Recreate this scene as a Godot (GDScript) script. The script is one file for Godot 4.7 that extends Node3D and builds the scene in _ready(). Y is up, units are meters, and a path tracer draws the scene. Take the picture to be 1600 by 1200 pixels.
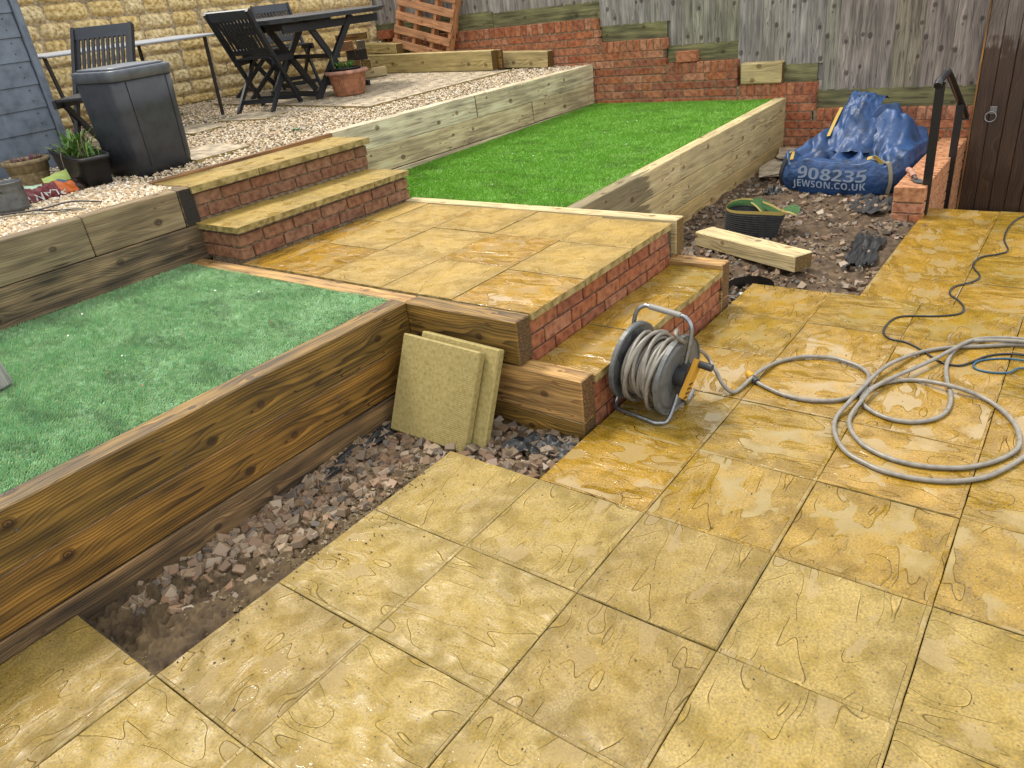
extends Node3D
# A back garden being landscaped after rain: a wet paved patio, sleeper beds with turf, brick steps, a gravel terrace.
# Units are metres; +x runs down the garden's width to the right, -z away along the paving joints.

const S := 0.455                       # slab module of the patio
var rng := RandomNumberGenerator.new()
var M := {}                            # materials by name
var cache := {}                        # shared meshes
var taken := {}

# ------------------------------------------------------------------ naming and tagging
func thing(called: String, label: String, category: String, at := Vector3.ZERO, turn := 0.0, group := "") -> Node3D:
	var o := Node3D.new()
	o.name = numbered(called)
	add_child(o, true)
	o.position = at
	o.rotation.y = turn
	return tag(o, label, category, group)

func numbered(called: String) -> String:
	if not taken.has(called):
		taken[called] = 0
		return called
	taken[called] += 1
	return "%s_%03d" % [called, taken[called]]

func tag(o: Node3D, label: String, category: String, group := "", kind := "") -> Node3D:
	o.set_meta("label", label)
	o.set_meta("category", category)
	if group != "":
		o.set_meta("group", group)
	if kind != "":
		o.set_meta("kind", kind)
	return o

func obj(called: String, mesh: Mesh, mat, parent: Node = null, at := Vector3.ZERO) -> MeshInstance3D:
	var o := MeshInstance3D.new()
	o.mesh = mesh
	if mat is Array:
		for i in mat.size():
			if i < mesh.get_surface_count():
				o.set_surface_override_material(i, mat[i])
	else:
		for i in mesh.get_surface_count():
			o.set_surface_override_material(i, mat)
	if parent == null:
		o.name = numbered(called)
		add_child(o, true)
	else:
		var key := "%d/%s" % [parent.get_instance_id(), called]
		var n: int = taken.get(key, 0)
		taken[key] = n + 1
		o.name = called if n == 0 else "%s_%03d" % [called, n]
		parent.add_child(o, true)
	o.position = at
	return o

func struct(o: Node3D) -> Node3D:
	o.set_meta("kind", "structure")
	return o

func group_node(called: String) -> Node3D:
	var o := Node3D.new()
	o.name = numbered(called)
	add_child(o, true)
	return struct(o)

# ------------------------------------------------------------------ mesh helpers
func st_new() -> SurfaceTool:
	var st := SurfaceTool.new()
	st.begin(Mesh.PRIMITIVE_TRIANGLES)
	return st

func face(st: SurfaceTool, p: Array, out: Vector3, uv: Array = [], col := Color.WHITE) -> void:
	# a convex polygon whose outside is towards «out»; one flat normal
	var n: Vector3 = (p[1] - p[0]).cross(p[2] - p[0]).normalized()
	var rev := n.dot(out) > 0.0          # Godot's front faces run clockwise
	if not rev:
		n = -n
	for k in range(1, p.size() - 1):
		var ids := [0, k + 1, k] if rev else [0, k, k + 1]
		for i in ids:
			st.set_color(col)
			st.set_normal(n)
			st.set_uv(uv[i] if uv.size() else Vector2.ZERO)
			st.add_vertex(p[i])

func block(size: Vector3, bev: float, uo := Vector2.ZERO, col := Color.WHITE, us := Vector2(2.4, 0.6), rough_seed := 0, jit := 0.0) -> ArrayMesh:
	# a chamfered block whose grain runs along x: surface 0 the four long sides, surface 1 the two ends
	var h := size / 2.0
	var r := RandomNumberGenerator.new()
	r.seed = 77 + rough_seed
	var px := {}
	for sx in [-1, 1]:
		for sy in [-1, 1]:
			for sz in [-1, 1]:
				var j := Vector3(r.randf_range(-jit, jit), r.randf_range(-jit, jit), r.randf_range(-jit, jit))
				var c := Vector3(sx * h.x, sy * h.y, sz * h.z) + j
				px[[sx, sy, sz]] = [c - Vector3(0, sy, sz) * bev, c - Vector3(sx, 0, sz) * bev, c - Vector3(sx, sy, 0) * bev]
	var a := st_new()
	var b := st_new()
	var along := func(p: Vector3, side: int) -> Vector2:
		var v: float = p.y if side == 2 else p.z + 0.2
		return Vector2((p.x + h.x) / us.x + uo.x, -v / us.y + uo.y)
	var put := func(t: SurfaceTool, pts: Array, out: Vector3, side: int) -> void:
		var uv := []
		for p in pts:
			uv.append(Vector2(p.z / 0.25 + 0.5 + uo.x, -p.y / 0.25 + 0.5 + uo.y) if side == 0 else along.call(p, side))
		face(t, pts, out, uv, col)
	for s in [-1, 1]:
		put.call(b, [px[[s, -1, -1]][0], px[[s, 1, -1]][0], px[[s, 1, 1]][0], px[[s, -1, 1]][0]], Vector3(s, 0, 0), 0)
		put.call(a, [px[[-1, s, -1]][1], px[[1, s, -1]][1], px[[1, s, 1]][1], px[[-1, s, 1]][1]], Vector3(0, s, 0), 1)
		put.call(a, [px[[-1, -1, s]][2], px[[1, -1, s]][2], px[[1, 1, s]][2], px[[-1, 1, s]][2]], Vector3(0, 0, s), 2)
	if bev > 0.0:
		for s in [-1, 1]:
			for t in [-1, 1]:
				put.call(a, [px[[-1, s, t]][1], px[[1, s, t]][1], px[[1, s, t]][2], px[[-1, s, t]][2]], Vector3(0, s, t), 2)
				put.call(a, [px[[s, t, -1]][0], px[[s, t, 1]][0], px[[s, t, 1]][1], px[[s, t, -1]][1]], Vector3(s, t, 0), 1)
				put.call(a, [px[[s, -1, t]][0], px[[s, 1, t]][0], px[[s, 1, t]][2], px[[s, -1, t]][2]], Vector3(s, 0, t), 2)
				for w in [-1, 1]:
					put.call(a, [px[[s, t, w]][0], px[[s, t, w]][1], px[[s, t, w]][2]], Vector3(s, t, w), 2)
	var mesh := ArrayMesh.new()
	a.commit(mesh)
	b.commit(mesh)
	return mesh

func plank(parent: Node, called: String, p0: Vector3, p1: Vector3, wide: Vector3, w: float, t: float, mats, bev := 0.004, col := Color.WHITE, off := -1.0) -> MeshInstance3D:
	# a board or sleeper from p0 to p1 (centre line), «w» wide along «wide», «t» thick
	var x := (p1 - p0).normalized()
	var z := x.cross(wide).normalized()
	var y := z.cross(x)
	var long := p0.distance_to(p1)
	var mesh := block(Vector3(long, w, t), bev, Vector2(off if off >= 0.0 else rng.randf() * maxf(0.0, 1.0 - long / 2.4), (rng.randi() % 3) / 3.0 + 1.0 / 6.0), col, Vector2(maxf(2.4, long), 0.6), rng.randi() % 1000, minf(bev * 0.5, 0.002))
	var o := obj(called, mesh, mats, parent)
	o.transform = Transform3D(Basis(x, y, z), (p0 + p1) / 2.0)
	return o

func bar(st: SurfaceTool, p0: Vector3, p1: Vector3, w: float, t: float, wide := Vector3.UP, col := Color.WHITE) -> void:
	var x := (p1 - p0).normalized()
	var z := x.cross(wide).normalized()
	var y := z.cross(x)
	var c := []
	for e in [p0, p1]:
		for k in [[-1, -1], [1, -1], [1, 1], [-1, 1]]:
			c.append(e + y * w / 2 * k[0] + z * t / 2 * k[1])
	face(st, [c[0], c[1], c[2], c[3]], -x, [], col)
	face(st, [c[4], c[5], c[6], c[7]], x, [], col)
	for k in 4:
		var m := (k + 1) % 4
		face(st, [c[k], c[m], c[m + 4], c[k + 4]], c[k] + c[m] + c[m + 4] + c[k + 4] - (p0 + p1) * 2, [], col)

func bars(called: String, list: Array, mat, parent: Node) -> MeshInstance3D:
	var st := st_new()
	for b in list:
		bar(st, b[0], b[1], b[2], b[3], b[4] if b.size() > 4 else Vector3.UP)
	return obj(called, st.commit(), mat, parent)

func grid_mesh(nu: int, nv: int, f: Callable, closed_u := false, uvf = null, colf = null) -> ArrayMesh:
	# a smooth sheet from f(u, v) with u, v in 0..1
	var st := st_new()
	for j in nv + 1:
		for i in nu + 1:
			var u := float(i) / nu
			var v := float(j) / nv
			st.set_smooth_group(0)
			if colf != null:
				st.set_color(colf.call(u, v))
			st.set_uv(uvf.call(u, v) if uvf != null else Vector2(u, v))
			st.add_vertex(f.call(0.0 if closed_u and i == nu else u, v))
	for j in nv:
		for i in nu:
			var a := j * (nu + 1) + i
			var b := a + nu + 1
			st.add_index(a); st.add_index(a + 1); st.add_index(b)
			st.add_index(a + 1); st.add_index(b + 1); st.add_index(b)
	st.generate_normals()
	return st.commit()

func lathe(profile: Array, n := 40, wob = null) -> ArrayMesh:
	# profile of Vector2(radius, height), from the outside bottom up and over the rim
	var st := st_new()
	var m := profile.size()
	for j in m:
		for i in n + 1:
			var a := TAU * (i % n) / n
			var r: float = profile[j].x
			if wob != null:
				r = wob.call(a, j, r)
			st.set_smooth_group(0)
			st.set_uv(Vector2(float(i) / n * 3.0, float(j) / m))
			st.add_vertex(Vector3(r * cos(a), profile[j].y, r * sin(a)))
	for j in m - 1:
		for i in n:
			var a := j * (n + 1) + i
			var b := a + n + 1
			st.add_index(a); st.add_index(a + 1); st.add_index(b)
			st.add_index(a + 1); st.add_index(b + 1); st.add_index(b)
	st.generate_normals()
	return st.commit()

func smooth_path(pts: Array, per := 6) -> PackedVector3Array:
	var out := PackedVector3Array()
	for i in pts.size() - 1:
		var p0: Vector3 = pts[maxi(i - 1, 0)]
		var p1: Vector3 = pts[i]
		var p2: Vector3 = pts[i + 1]
		var p3: Vector3 = pts[mini(i + 2, pts.size() - 1)]
		for k in per:
			out.append(p1.cubic_interpolate(p2, p0, p3, float(k) / per))
	out.append(pts[-1])
	return out

func tube(path: PackedVector3Array, r: float, sides := 8, st: SurfaceTool = null, caps := true) -> SurfaceTool:
	if st == null:
		st = st_new()
	var n := path.size()
	var side := Vector3.UP
	var rings := []
	for i in n:
		var t := (path[mini(i + 1, n - 1)] - path[maxi(i - 1, 0)]).normalized()
		if absf(t.dot(side)) > 0.95 and i == 0:
			side = Vector3.RIGHT
		side = (side - t * side.dot(t)).normalized()
		var up := t.cross(side)
		var ring := []
		for k in sides:
			var a := TAU * k / sides
			ring.append([path[i] + (side * cos(a) + up * sin(a)) * r, side * cos(a) + up * sin(a)])
		rings.append(ring)
	for i in n - 1:
		for k in sides:
			var m := (k + 1) % sides
			for v in [rings[i][k], rings[i + 1][k], rings[i][m], rings[i][m], rings[i + 1][k], rings[i + 1][m]]:
				st.set_color(Color.WHITE)
				st.set_normal(v[1])
				st.set_uv(Vector2(float(i) / n, float(k) / sides))
				st.add_vertex(v[0])
	if caps:
		for e in [0, n - 1]:
			var pts := []
			for k in sides:
				pts.append(rings[e][k][0])
			face(st, pts, (path[0] - path[1]) if e == 0 else (path[n - 1] - path[n - 2]), [])
	return st

func pebble(seed_: int, flat := 0.65) -> ArrayMesh:
	var r := RandomNumberGenerator.new()
	r.seed = seed_
	var g := (1.0 + sqrt(5.0)) / 2.0
	var v := [Vector3(-1, g, 0), Vector3(1, g, 0), Vector3(-1, -g, 0), Vector3(1, -g, 0), Vector3(0, -1, g), Vector3(0, 1, g), Vector3(0, -1, -g), Vector3(0, 1, -g), Vector3(g, 0, -1), Vector3(g, 0, 1), Vector3(-g, 0, -1), Vector3(-g, 0, 1)]
	for i in 12:
		v[i] = v[i].normalized() * r.randf_range(0.36, 0.6) * Vector3(1, flat, 0.8)
	var f := [[0, 11, 5], [0, 5, 1], [0, 1, 7], [0, 7, 10], [0, 10, 11], [1, 5, 9], [5, 11, 4], [11, 10, 2], [10, 7, 6], [7, 1, 8], [3, 9, 4], [3, 4, 2], [3, 2, 6], [3, 6, 8], [3, 8, 9], [4, 9, 5], [2, 4, 11], [6, 2, 10], [8, 6, 7], [9, 8, 1]]
	var st := st_new()
	for t in f:
		face(st, [v[t[0]], v[t[1]], v[t[2]]], v[t[0]] + v[t[1]] + v[t[2]])
	return st.commit()

func scatter(called: String, mesh: Mesh, mat: Material, where: Array, cols: Array, parent: Node = null) -> MultiMeshInstance3D:
	var mm := MultiMesh.new()
	mm.transform_format = MultiMesh.TRANSFORM_3D
	mm.use_colors = cols.size() > 0
	mm.mesh = mesh
	mm.instance_count = where.size()
	for i in where.size():
		mm.set_instance_transform(i, where[i])
		if cols.size():
			mm.set_instance_color(i, cols[i])
	var o := MultiMeshInstance3D.new()
	o.multimesh = mm
	o.material_override = mat
	o.name = numbered(called)
	(parent if parent else self).add_child(o, true)
	o.set_meta("kind", "stuff")
	return o

# ------------------------------------------------------------------ textures and materials
func fnl(seed_: int, freq: float, oct := 3, kind := FastNoiseLite.TYPE_SIMPLEX_SMOOTH) -> FastNoiseLite:
	var n := FastNoiseLite.new()
	n.seed = seed_
	n.noise_type = kind
	n.frequency = freq
	n.fractal_type = FastNoiseLite.FRACTAL_FBM if oct > 1 else FastNoiseLite.FRACTAL_NONE
	n.fractal_octaves = oct
	return n

func noise_tex(seed_: int, freq: float, c0: Color, c1: Color, c2: Color, size := 256, oct := 5) -> NoiseTexture2D:
	var t := NoiseTexture2D.new()
	t.width = size
	t.height = size
	t.seamless = true
	t.noise = fnl(seed_, freq, oct)
	var g := Gradient.new()
	g.offsets = PackedFloat32Array([0.15, 0.5, 0.85])
	g.colors = PackedColorArray([c0, c1, c2])
	t.color_ramp = g
	return t

func mat(color: Color, rough := 0.8, metal := 0.0) -> StandardMaterial3D:
	var m := StandardMaterial3D.new()
	m.albedo_color = Color(color.r * 0.84, color.g * 0.84, color.b * 0.84, color.a)   # every base colour scaled down evenly to balance the raised exposure
	m.roughness = rough
	m.metallic = metal
	return m

func lin(r: float, g: float, b: float) -> Color:
	return Color(r, g, b).linear_to_srgb()

func grain(m: StandardMaterial3D, tex: Texture2D, scale: float, bump: Texture2D = null, cm := 0.1, tinted := true) -> StandardMaterial3D:
	# fine colour and relief laid on in world space, so that no two pieces look the same
	m.uv1_triplanar = true
	m.uv1_world_triplanar = true
	m.uv1_scale = Vector3.ONE * scale
	m.albedo_texture = tex
	m.vertex_color_use_as_albedo = tinted
	if bump:
		m.heightmap_enabled = true
		m.heightmap_texture = bump
		m.heightmap_scale = cm
	return m

func sst(a: float, b: float, x: float) -> float:
	return smoothstep(a, b, x)

func make_slab_textures(seed_: int, n: int) -> Dictionary:
	# a riven sandstone mould: terraced relief with thin ledges, damp stains, and water lying in the low parts
	var nw := fnl(seed_, 1.9, 2)
	var nf := fnl(seed_ + 1, 1.0, 2)
	var na := fnl(seed_ + 2, 2.1, 1)
	var ng := fnl(seed_ + 3, 42.0, 3)
	var nb := fnl(seed_ + 4, 1.5, 3)
	var ns := fnl(seed_ + 5, 26.0, 2)
	var nd := fnl(seed_ + 6, 4.0, 4)
	var nr := fnl(seed_ + 7, 9.0, 2)
	var alb := PackedByteArray(); alb.resize(n * n * 3)
	var alb1 := PackedByteArray(); alb1.resize(n * n * 3)
	var h0 := PackedFloat32Array(); h0.resize(n * n)
	var h1 := PackedFloat32Array(); h1.resize(n * n)
	var r0 := PackedByteArray(); r0.resize(n * n)
	var r1 := PackedByteArray(); r1.resize(n * n)
	for y in n:
		var v := float(y) / n
		for x in n:
			var u := float(x) / n
			var w := nw.get_noise_2d(u, v)
			var w2 := nw.get_noise_2d(u + 7.3, v + 3.1)
			var uu := u + w * 0.11
			var vv := v + w2 * 0.05 + 0.16 * (u - 0.5) * (0.5 - u)
			var f := nf.get_noise_2d(uu * 0.75, vv * 2.5)
			var t := (f + 1.25 * (v - 0.5) + 0.25 * (u - 0.5)) * 2.5 + 20.0
			var k := floorf(t)
			var fr := t - k
			var amp := clampf(0.10 + 2.0 * na.get_noise_2d(u + k * 3.7, v - k * 1.9), 0.0, 1.0)
			var s := sst(0.0, 0.05, fr)
			var g := (nf.get_noise_2d(uu * 1.6 + 11.0, vv * 5.0 + 4.0) + 2.2 * (v - 0.5) - 0.3 * u) * 2.4 + 20.0
			var gr := g - floorf(g)
			var amp2 := clampf(-0.24 + 1.5 * na.get_noise_2d(u * 1.6 + 9.0, v * 1.6 + 2.0), 0.0, 1.0)
			var s2 := sst(0.0, 0.10, gr)
			var big := f * 0.50 + nb.get_noise_2d(u, v) * 0.34
			var fine := ng.get_noise_2d(u, v)
			var rill := nr.get_noise_2d(uu * 1.0, vv * 3.2)
			var hs := big + amp * 0.42 * (s - fr) + amp2 * 0.13 * (s2 - gr) + 0.055 * rill
			var h := hs + amp * 0.22 * (s - fr) + fine * 0.04 + 0.20 * nr.get_noise_2d(uu * 0.30 + 5.0, vv * 0.75)
			var lo0 := sst(-0.20, -0.225, hs + fine * 0.02)
			var lo1 := sst(-0.01, -0.04, hs + fine * 0.02)
			var i := y * n + x
			h0[i] = lerpf(h, -0.21, lo0)
			h1[i] = lerpf(h, -0.025, lo1)
			var damp := nd.get_noise_2d(u, v)
			r0[i] = int(255.0 * lerpf(clampf(0.60 + damp * 0.4 + fine * 0.12, 0.38, 0.85), 0.03, lo0))
			r1[i] = int(255.0 * lerpf(clampf(0.20 + damp * 0.25 + fine * 0.08, 0.08, 0.5), 0.02, lo1))
			var edge := maxf(absf(u - 0.5), absf(v - 0.5)) * 2.0
			var lw := 0.027 * (0.55 + 1.3 * clampf(0.5 + rill * 1.2 + fine * 0.6, 0.0, 1.2))
			var line := exp(-pow((fr - 0.012) / lw, 2.0)) * amp
			line = maxf(line, 0.55 * exp(-pow((gr - 0.02) / (lw * 1.6), 2.0)) * amp2)
			var val := 0.90 + 0.07 * nb.get_noise_2d(u + 4.0, v) + 0.06 * damp + 0.17 * fine
			val *= 1.0 - 0.13 * sst(-0.22, 0.26, damp * 0.6 + 0.5 * (edge - 0.72) + 0.08 * rill)
			var speck := sst(0.60, 0.70, ns.get_noise_2d(u, v))
			val *= 1.0 - 0.35 * speck
			var oli := clampf(0.5 + 1.3 * nb.get_noise_2d(u - 3.0, v + 5.0), 0.0, 1.0)
			# buff stone; darker, more golden where soaked; silty standing water
			var c0 := Color(0.845, 0.735, 0.415).lerp(Color(0.79, 0.672, 0.30), clampf(oli * 0.75 + damp * 0.5, 0.0, 1.0)) * val
			c0 = c0.lerp(Color(0.53, 0.44, 0.17), line * 0.70) * (1.0 + 0.10 * amp * exp(-pow((fr - 0.10) / 0.05, 2.0)))
			var c1 := Color(0.870, 0.705, 0.325).lerp(Color(0.79, 0.62, 0.165), clampf(oli * 0.8 + damp * 0.6, 0.0, 1.0)) * val
			c1 = c1.lerp(Color(0.52, 0.38, 0.10), line * 0.5)
			var silt := Color(0.81, 0.715, 0.53) * (0.95 + 0.06 * nb.get_noise_2d(u * 2.0, v))
			c0 = c0.lerp(silt, lo0 * 0.5)
			c1 = c1.lerp(silt, lo1 * sst(-0.35, 0.25, nd.get_noise_2d(u * 0.5 + 3.0, v * 0.5)) * 0.75)
			alb[i * 3] = clampi(int(255.0 * c0.r), 0, 255)
			alb[i * 3 + 1] = clampi(int(255.0 * c0.g), 0, 255)
			alb[i * 3 + 2] = clampi(int(255.0 * c0.b), 0, 255)
			alb1[i * 3] = clampi(int(255.0 * c1.r), 0, 255)
			alb1[i * 3 + 1] = clampi(int(255.0 * c1.g), 0, 255)
			alb1[i * 3 + 2] = clampi(int(255.0 * c1.b), 0, 255)
	var tex := func(f: int, data: PackedByteArray) -> ImageTexture:
		return ImageTexture.create_from_image(Image.create_from_data(n, n, false, f, data))
	return {
		"albedo": [tex.call(Image.FORMAT_RGB8, alb), tex.call(Image.FORMAT_RGB8, alb1)],
		"h": [tex.call(Image.FORMAT_RF, h0.to_byte_array()), tex.call(Image.FORMAT_RF, h1.to_byte_array())],
		"r": [tex.call(Image.FORMAT_L8, r0), tex.call(Image.FORMAT_L8, r1)],
	}

func slab_mat(t: Dictionary, wet: int, tint: Color) -> StandardMaterial3D:
	var m := mat(tint, 1.0)
	m.albedo_texture = t.albedo[wet]
	m.roughness_texture = t.r[wet]
	m.heightmap_enabled = true
	m.heightmap_texture = t.h[wet]
	m.heightmap_scale = [0.9, 1.25][wet]
	return m

var wg := PackedFloat32Array()          # grain, knots and fibre of sawn softwood, 2.4 x 0.6 m
var wk := PackedFloat32Array()
var wf := PackedFloat32Array()
var ww := PackedFloat32Array()
var wc := PackedFloat32Array()
const WX := 1024
const WY := 720

func make_wood_field() -> void:
	wg.resize(WX * WY); wk.resize(WX * WY); wf.resize(WX * WY); ww.resize(WX * WY); wc.resize(WX * WY)
	var n6 := fnl(36, 3.0, 3)
	var n7 := fnl(37, 1.1, 2)
	var r := RandomNumberGenerator.new()
	r.seed = 4
	var knots := []
	for row in 3:
		for k in 5:
			knots.append([0.2 + k * 0.48 + r.randf_range(-0.17, 0.17), row * 0.2 + r.randf_range(0.04, 0.16), r.randf_range(0.009, 0.022)])
	var n1 := fnl(31, 0.9, 2)
	var n2 := fnl(32, 8.0, 2)
	var n3 := fnl(33, 60.0, 2)
	var n5 := fnl(35, 14.0, 3)
	var n4 := fnl(34, 2.2, 3)
	for y in WY:
		var py := 0.6 * y / WY
		var row := int(py / 0.2)
		var yc := row * 0.2 + 0.1
		for x in WX:
			var px := 2.4 * x / WX
			var kn := 0.0
			var shift := 0.0
			for k in knots:
				var dx: float = px - k[0]
				var dy: float = py - k[1]
				if absf(dx) < 0.22 and absf(dy) < 0.12:
					var q: float = dx * dx / (k[2] * k[2] * 9.0) + dy * dy / (k[2] * k[2] * 4.0)
					shift += dy * 1.1 * exp(-q * 0.55)
					var d: float = sqrt(dx * dx / 1.5 + dy * dy) / k[2]
					kn = maxf(kn, sst(1.12, 0.80, d) * (0.65 + 0.35 * sin(d * 14.0)))
			var v := py - yc - shift * 0.9
			var off := 0.05 * n1.get_noise_2d(px * 0.8, row * 9.0) + 0.02
			var dep := 0.045 + 0.03 * n1.get_noise_2d(px * 0.5 + 40.0, row * 5.0)
			var rad := sqrt((v - off) * (v - off) + dep * dep) + 0.0022 * n2.get_noise_2d(px * 0.5, py * 3.0)
			var ring := rad / lerpf(0.0075, 0.0105, row * 0.5)
			var fr := ring - floorf(ring)
			var i := y * WX + x
			wg[i] = pow(fr, 2.2) * (1.0 - sst(0.93, 1.0, fr))
			wk[i] = kn
			wc[i] = sst(0.035, 0.0, absf(n6.get_noise_2d(px * 0.35, py * 5.0))) * sst(0.08, 0.3, n7.get_noise_2d(px, py * 2.0))
			wf[i] = n3.get_noise_2d(px * 0.10, py * 2.6)
			ww[i] = 0.55 * n4.get_noise_2d(px, py * 2.2) + 0.65 * n5.get_noise_2d(px * 0.10, py * 2.0)

func wood_mat(early: Color, late: Color, knot: Color, contrast: float, blotch: float, rough: float, cm := 0.08, soak := 0.0) -> StandardMaterial3D:
	# «soak» metres from its first end the timber is stained by water
	var b := PackedByteArray()
	b.resize(WX * WY * 3)
	for i in WX * WY:
		var c := early.lerp(late, clampf(wg[i] * contrast + 0.12 * wf[i], 0.0, 1.0)).lerp(knot, wk[i] * 0.85)
		c = c.lerp(knot, wc[i] * 0.7)
		var k := 1.0 + blotch * 1.5 * ww[i] + 0.16 * wf[i]
		if soak > 0.0:
			var px := 2.4 * (i % WX) / WX
			k *= 1.0 - 0.30 * smoothstep(soak + 0.02, soak - 0.02, px + 0.35 * ww[i] + 0.10 * absf(wf[i]))
		b[i * 3] = clampi(int(c.r * k * 255.0), 0, 255)
		b[i * 3 + 1] = clampi(int(c.g * k * 255.0), 0, 255)
		b[i * 3 + 2] = clampi(int(c.b * k * 255.0), 0, 255)
	var m := mat(Color.WHITE, rough)
	m.albedo_texture = ImageTexture.create_from_image(Image.create_from_data(WX, WY, false, Image.FORMAT_RGB8, b))
	m.heightmap_enabled = true
	m.heightmap_texture = M.wood_height
	m.heightmap_scale = cm
	m.vertex_color_use_as_albedo = true
	return m

func end_grain(early: Color, late: Color) -> StandardMaterial3D:
	var n := 128
	var im := Image.create(n, n, false, Image.FORMAT_RGB8)
	var nz := fnl(5, 0.03, 2)
	for y in n:
		for x in n:
			var d := Vector2(x - 30.0, y + 44.0).length() + 5.0 * nz.get_noise_2d(x, y)
			var fr := d / 6.0 - floorf(d / 6.0)
			var c := early.lerp(late, pow(fr, 1.6) * 0.8)
			c = c * (0.9 + 0.35 * nz.get_noise_2d(x * 4.0, y * 4.0))
			im.set_pixel(x, y, c)
	var m := mat(Color.WHITE, 0.8)
	m.albedo_texture = ImageTexture.create_from_image(im)
	m.vertex_color_use_as_albedo = true
	return m

func make_materials() -> void:
	make_wood_field()
	var hh := PackedFloat32Array()
	hh.resize(WX * WY)
	for i in WX * WY:
		hh[i] = wg[i] * 0.5 + wf[i] * 0.35 - wk[i] * 0.2 - wc[i] * 0.8
	M.wood_height = ImageTexture.create_from_image(Image.create_from_data(WX, WY, false, Image.FORMAT_RF, hh.to_byte_array()))
	# sleepers: [sides, ends]
	M.brown = [wood_mat(Color(0.60, 0.465, 0.215), Color(0.265, 0.19, 0.08), Color(0.18, 0.105, 0.05), 0.9, 0.38, 0.48), end_grain(Color(0.50, 0.38, 0.20), Color(0.28, 0.19, 0.09))]
	M.tan = [wood_mat(Color(0.76, 0.60, 0.36), Color(0.52, 0.37, 0.19), Color(0.34, 0.20, 0.10), 0.75, 0.35, 0.6), end_grain(Color(0.58, 0.43, 0.24), Color(0.34, 0.23, 0.11))]
	M.pale = [wood_mat(Color(0.90, 0.83, 0.63), Color(0.64, 0.51, 0.30), Color(0.42, 0.29, 0.15), 0.7, 0.13, 0.7), end_grain(Color(0.58, 0.46, 0.22), Color(0.40, 0.30, 0.12))]
	M.pale_wet = [wood_mat(Color(0.90, 0.83, 0.63), Color(0.64, 0.51, 0.30), Color(0.42, 0.29, 0.15), 0.7, 0.13, 0.7, 0.08, 0.85), M.pale[1]]
	M.grey = [wood_mat(Color(0.93, 0.87, 0.74), Color(0.70, 0.62, 0.48), Color(0.27, 0.21, 0.14), 0.65, 0.26, 0.8), end_grain(Color(0.5, 0.46, 0.36), Color(0.34, 0.3, 0.22))]
	M.dark = [wood_mat(Color(0.50, 0.42, 0.31), Color(0.27, 0.21, 0.14), Color(0.18, 0.13, 0.08), 0.85, 0.55, 0.75), end_grain(Color(0.22, 0.19, 0.16), Color(0.13, 0.11, 0.09))]
	M.green = [wood_mat(Color(0.53, 0.52, 0.36), Color(0.38, 0.38, 0.23), Color(0.26, 0.24, 0.12), 0.7, 0.35, 0.85), end_grain(Color(0.4, 0.38, 0.24), Color(0.28, 0.26, 0.16))]
	M.fence = [wood_mat(Color(0.72, 0.705, 0.675), Color(0.50, 0.48, 0.455), Color(0.25, 0.21, 0.19), 0.75, 0.26, 0.85), end_grain(Color(0.4, 0.36, 0.32), Color(0.25, 0.22, 0.2))]
	M.pallet = [wood_mat(Color(0.88, 0.65, 0.46), Color(0.70, 0.46, 0.29), Color(0.5, 0.28, 0.16), 0.7, 0.18, 0.8), end_grain(Color(0.75, 0.58, 0.40), Color(0.6, 0.42, 0.26))]
	# paving
	var moulds := []
	for k in 3:
		moulds.append(make_slab_textures(100 + k * 37, 560))
	M.near = []; M.far = []; M.deck = []; M.tread = []
	for k in 3:
		M.near.append(slab_mat(moulds[k], 0, Color(0.85, 0.825, 0.775)))
		M.near.append(slab_mat(moulds[k], 0, Color(0.905, 0.89, 0.86)))
		M.far.append(slab_mat(moulds[k], 1, Color(0.935, 0.92, 0.90)))
		M.far.append(slab_mat(moulds[k], 1, Color(0.885, 0.885, 0.82)))
		M.deck.append(slab_mat(moulds[k], 1, Color(1.0, 0.97, 0.97)))
		M.deck.append(slab_mat(moulds[k], 0, Color(1.0, 0.95, 0.86)))
		M.tread.append(slab_mat(moulds[k], 0, Color(0.97, 0.94, 0.84)))
	var rough_n := noise_tex(7, 0.02, Color(0.25, 0.25, 0.25), Color(0.55, 0.55, 0.55), Color(0.85, 0.85, 0.85))
	M.bump = rough_n
	var soft := noise_tex(8, 0.012, Color(0.66, 0.66, 0.66), Color(0.86, 0.86, 0.86), Color(1, 1, 1))
	M.soft = soft
	M.slab_side = grain(mat(lin(0.58, 0.44, 0.18), 0.7), noise_tex(9, 0.02, Color(0.66, 0.64, 0.5), Color(0.86, 0.86, 0.8), Color(1, 1, 1)), 3.0, rough_n, 0.3)
	M.slab_back = grain(mat(lin(0.53, 0.42, 0.155), 0.75), noise_tex(10, 0.02, Color(0.84, 0.83, 0.74), Color(0.93, 0.93, 0.9), Color(1, 1, 1)), 7.0, rough_n, 0.2)
	M.pale_slab = grain(mat(lin(0.76, 0.62, 0.42), 0.8), soft, 2.5, rough_n, 0.25)
	# masonry
	var brick_t := noise_tex(11, 0.02, Color(0.72, 0.64, 0.60), Color(0.90, 0.87, 0.85), Color(1, 1, 1))
	M.brick = grain(mat(Color.WHITE, 0.75), brick_t, 3.0, rough_n, 0.28)
	M.brick.albedo_color = Color(0.95, 0.95, 0.93)
	M.mortar = grain(mat(lin(0.46, 0.33, 0.19), 0.9), soft, 8.0, rough_n, 0.4)
	M.mortar_dark = grain(mat(lin(0.20, 0.14, 0.08), 0.9), soft, 8.0, rough_n, 0.4)
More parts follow.
